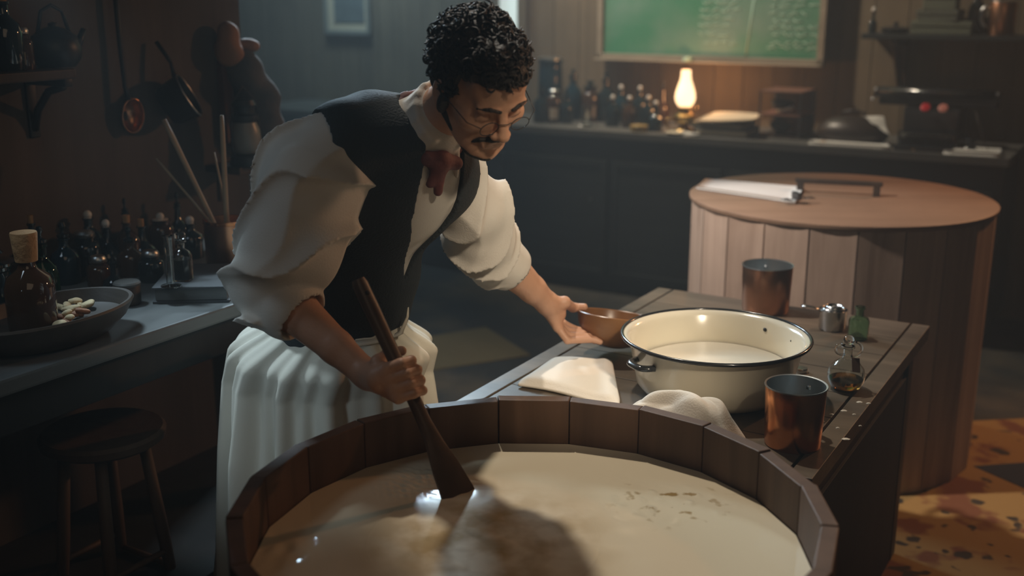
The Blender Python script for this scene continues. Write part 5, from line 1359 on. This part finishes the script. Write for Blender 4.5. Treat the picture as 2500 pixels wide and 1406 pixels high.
# thin wire spectacles
bm = BM()
for s in (-1, 1):
    add_tube(bm, [tuple(head((s * .031 + .018 * math.cos(t), .108, -.006 + .015 * math.sin(t)))- MO) for t in np.linspace(0, 2 * math.pi, 25)], .0009, 6, cap=False)
    add_tube(bm, [tuple(head(p) - MO) for p in ((s * .049, .108, 0), (s * .068, .090, .002), (s * .082, .0, .002), (s * .080, -.015, -.012))], .0009, 6)
add_tube(bm, [tuple(head(p) - MO) for p in ((-.013, .108, .0), (0, .114, .004), (.013, .108, .0))], .0009, 6)
link('spectacles', from_bm(bm), M['iron'], man)

# --- shirt : torso, collar and two full rolled sleeves
lo = np.array([-.80, 1.90, .80]); hi = np.array([.16, 2.82, 1.58])
F = Field(lo, hi, .0042)
fold = lambda G, t: -.0022 * nz3(G, 60, 31) - .0012 * nz3(G, 130, 33)
torso(F, .004, dsp=fold)
sR = [shR + lat * .005 - up * .03, W(772, 432, 2.15), W(742, 520, 2.13), W(698, 610, 2.11), W(655, 690, 2.10)]
def sleeve_fold(pts, n_, amp, sd):
    A = np.asarray(pts[0]); D = nrm(np.asarray(pts[-1]) - A); S1 = nrm(np.cross(D, [0.3, 1, .2])); S2 = np.cross(D, S1)
    def f(G, t):
        q = [G[i] - A[i] for i in range(3)]
        s = q[0] * D[0] + q[1] * D[1] + q[2] * D[2]; x = q[0] * S1[0] + q[1] * S1[1] + q[2] * S1[2]; y = q[0] * S2[0] + q[1] * S2[1] + q[2] * S2[2]
        w = s * n_ + x * 13 + 1.5 * np.sin(y * 15 + x * 8 + sd) + 1.0 * np.sin(s * 15 - x * 11 + sd)
        rd = 1 - np.abs(np.sin(w))
        w2 = x * 18 - y * 14 + s * 9 + 1.0 * np.sin(s * 16 + sd)
        return -amp * (rd ** 2.1) * 1.55 - amp * .6 * (1 - np.abs(np.sin(w2))) ** 2 + amp * .55
    return f
fR = sleeve_fold(sR, 22, .0150, .7)
F.chain(sR, [.060, .092, .094, .086, .080], k=.035, f=fR)
F.ell(W(706, 425, 2.18), (.050, .050, .080), k=.05, f=fR)
F.ell(W(757, 600, 2.10), (.050, .048, .080), k=.05, f=fR)
cR0 = elR - dR * .012 + np.array([-.0, 0, .0]); cR1 = elR + dR * .050
F.cap(cR0, cR1, .070, .066, k=.010, f=lambda G, t: -.0015 * nz3(G, 120, 4))
F.cap(elR - dR * .02, cR1 + dR * .004, .073, .0635, k=.006, f=lambda G, t: -.0012 * nz3(G, 90, 9))
F.cap(cR1 - dR * .016, cR1 + dR * .002, .071, .071, k=.003)
# left sleeve
sL = [shL - lat * .01, W(1150, 500, 2.43), W(1172, 572, 2.49), W(1198, 625, 2.545)]
fL = sleeve_fold(sL, 32, .0120, 2.1)
F.chain(sL, [.070, .073, .076, .068], k=.03, f=fL)
F.ell(W(1192, 520, 2.44), (.038, .05, .05), k=.04, f=fL)
cL1 = elL + dL * .052
F.cap(elL - dL * .01, cL1, .064, .062, k=.008, f=lambda G, t: -.0014 * nz3(G, 120, 14))
# collar band and points
F.cap(NB - nrm(head((0, -.03, -.05)) - NB) * .03, NB + nrm(head((0, -.03, -.05)) - NB) * .045, .080, .068, k=.02)
nd = nrm(head((0, -.03, -.05)) - NB); nla = nrm(lat - nd * (lat @ nd)); nfr = np.cross(nla, nd)
for k_ in range(14):
    a = math.radians(-150 + 300 * k_ / 13)
    def cp(a, h, r=.0665): return NB + nd * (h) + (nla * math.sin(a) * r * .95 - nfr * math.cos(a) * r)
    a2 = math.radians(-150 + 300 * (k_ + 1) / 13)
    if k_ < 13:
        for h in (.02, .032, .044, .056, .066, .074): F.cap(cp(a, h + .008 * math.cos(a)), cp(a2, h + .008 * math.cos(a2)), .0058, k=.006)
for s in (-1, 1):
    F.cap(NB + frt * .052 + lat * s * .045 + up * .01, NB + frt * .075 + lat * s * .062 - up * .055, .010, .005, k=.006)
# open cuffs
F.cap(cR1 - dR * .030, cR1 + dR * .12, .052, .054, k=.004, sub=True)
F.cap(cL1 - dL * .026, cL1 + dL * .12, .052, .054, k=.004, sub=True)
G = F.grid()
zc = sum((G[i] - (WC - up * .02)[i]) * up[i] for i in range(3)); 
arm_free = (G[0] - float(W(745, 750, 2.4)[0])) + 0 * G[1]
F.phi = np.maximum(F.phi, np.where((G[0] + 0 * G[1] + 0 * G[2]) > -.52, np.where(G[1] + 0 * G[0] + 0 * G[2] > 2.2, -zc, -1), -1))
shirt = put('shirt', F.mesh(2), M['shirt'])
# hollow neck is filled by the body; vest next
F = Field(lo, hi, .0045)
vf = lambda G, t: -.0016 * nz3(G, 45, 51)
torso(F, .0145, dsp=vf)
for sh_, sg in ((shR, -1), (shL, 1)):
    F.cap(sh_ + lat * sg * .022 - up * .022, sh_ + lat * sg * .022 - up * .11, .066, .066, k=.004, sub=True)
    F.cap(sh_ + lat * sg * .040 - up * .015, sh_ + lat * sg * .2 - up * .015, .070, .10, k=.004, sub=True)
F.cap(NB - up * .005, NB + up * .2, .062, .09, k=.004, sub=True)
G = F.grid()
q = [G[i] - WC[i] for i in range(3)]
l_ = sum(q[i] * lat[i] for i in range(3)); f_ = sum(q[i] * frt[i] for i in range(3)); u_ = sum(q[i] * up[i] for i in range(3))
wv = np.clip((u_ - .16) * .30, 0, .055)
vcut = np.minimum(f_ - .01, wv - np.abs(l_ - .066 + .10 * np.clip(u_ - .30, 0, .2)))
F.phi = np.maximum(F.phi, np.where(u_ > .16, vcut, -1))
hem = -.072 - .03 * np.exp(-((l_ - .02) / .05) ** 2) * (f_ > 0)
F.phi = np.maximum(F.phi, hem - u_)
vest = put('vest', F.mesh(1), M['vest'])
for k_ in range(4):
    c_ = WC + up * (-.02 + .04 * k_) + lat * .018
    d_ = frt; 
    b_ = lathe('vest_button', [(0, -.002), (.006, -.001), (.0065, .001), (.005, .003), (0, .0032)], M['iron'], None, 14)
    b_.parent = vest; b_.location = tuple(c_ + frt * .127 - MO); b_.rotation_euler = Vector(frt).to_track_quat('Z', 'Y').to_euler()
# neckerchief
F = Field(NB - .14, NB + .16, .0035)
nf = lambda G, t: -.003 * nz3(G, 120, 61)
for k_ in range(12):
    a = math.radians(-175 + 350 * k_ / 12); a2 = math.radians(-175 + 350 * (k_ + 1) / 12)
    F.cap(NB + nd * (.008 + .006 * math.cos(a)) + (nla * math.sin(a) - nfr * math.cos(a)) * .076, NB + nd * (.008 + .006 * math.cos(a2)) + (nla * math.sin(a2) - nfr * math.cos(a2)) * .076, .012, k=.008, f=nf)
F.ell(NB + frt * .085 - up * .012, (.022, .018, .020), RT, k=.01, f=nf)
F.cap(NB + frt * .080 - up * .01 - lat * .03, NB + frt * .080 - up * .02 + lat * .045, .016, .014, k=.015, f=nf)
F.cap(NB + frt * .088 - up * .01, NB + frt * .100 - up * .075 + lat * .012, .014, .010, k=.012, f=nf)
F.cap(NB + frt * .088 - up * .01, NB + frt * .098 - up * .060 - lat * .012, .012, .009, k=.012, f=nf)
put('neckerchief', F.mesh(1), M['scarf'])

# --- trousers and boots
F = Field(np.array([-.75, 2.05, -.01]), np.array([0, 2.85, .95]), .009)
for s in (-1, 1):
    hp = PC + lh * s * .085 + np.array([0, 0, -.04]); kn = np.array([PC[0], PC[1], .47]) + lh * s * .095 + fh * .05; an = np.array([PC[0], PC[1], .14]) + lh * s * .10
    F.cap(hp, kn, .082, .074, k=.03); F.cap(kn, an, .074, .062, k=.02)
F.ell(PC, (.135, .115, .10), np.array([lh, fh, [0, 0, 1]]), k=.05)
tq = put('trousers', F.mesh(1), M['trouser'])
for s in (-1, 1):
    an = np.array([PC[0], PC[1], .09]) + lh * s * .10
    F = Field(an - .26, an + .26, .006); F.cap(an, an + np.array([0, 0, .09]), .052, .056, k=.02); F.cap(an + np.array([0, 0, -.04]), an + fh * .16 + np.array([0, 0, -.045]), .048, .043, k=.03); F.cap(an + np.array([0, 0, -.05]), an - fh * .03 + np.array([0, 0, -.05]), .040, k=.02)
    V_, Q_ = F.mesh(1); V_[:, 2] = np.maximum(V_[:, 2], .001); put('boot', (V_, Q_), M['leather'])

# --- apron: a wrapped skirt of cloth with deep vertical folds
nl, na = 90, 300
rows = []
zt = float(WC[2]) - .008; zb_ = .16
fa = math.atan2(fh[1], fh[0])
for i in range(nl + 1):
    t = i / nl; z = zt + (zb_ - zt) * t
    cx = (WC[0] + .0) * (1 - min(1, t * 5)) + (-.432) * min(1, t * 5); cy = WC[1] * (1 - min(1, t * 5)) + 2.45 * min(1, t * 5)
    s5 = min(1, t * 8); s5 = s5 * s5 * (3 - 2 * s5)
    ra = (.135 + .095 * s5) + .050 * max(0, t - .2) / .8; rb = (.130 + .075 * s5) + .045 * max(0, t - .2) / .8
    row = []
    for j in range(na):
        a = 2 * math.pi * j / na
        am = .006 + .027 * min(1, t * 2.4)
        fo = math.sin(16 * a + 1.6 * math.sin(2 * a + 2.5 * t) + 1.2 * t) * .6 + math.sin(27 * a + 2 * t + 1 + math.sin(3 * a)) * .35 + .4 * math.sin(7 * a - 1.8 * t)
        fo = math.copysign(abs(fo) ** .8, fo)
        k_ = 1 + am * fo / ra
        x = cx + ra * k_ * math.cos(a); y = cy + rb * k_ * math.sin(a)
        zz = z + (.02 * (1 - t) * math.cos(a - fa) * -1 * (1 if t < .08 else max(0, 1 - (t - .08) * 6)))
        row.append((x, y, zz))
    rows.append(row)
V_, Q_ = grid_mesh(np.array(rows), True)
ap = put('apron', (V_, Q_[:, ::-1]), M['apron'])
s = ap.modifiers.new('s', 'SOLIDIFY'); s.thickness = .003; s.offset = 0
# waistband and bow of the apron
bm = BM(); pts = []
for j in range(61):
    a = 2 * math.pi * j / 60; pts.append((WC[0] + .136 * math.cos(a) - MO[0], WC[1] + .134 * math.sin(a) - MO[1], zt - .008 - .02 * math.cos(a - fa)))
add_tube(bm, pts, .016, 8, cap=False, flat=.35); link('waistband', from_bm(bm), M['apron'], ap)
q = W(990, 790, 2.33) - MO
tube('apron_tie', [tuple(q + d) for d in (np.array([-.03, 0, -.03]), np.array([-.01, 0, -.02]), np.array([.006, -.01, .02]), np.array([.008, -.01, .04]))], [.008, .010, .006, .003], M['apron'], ap, flat=.5)
for o in (ap,): pass
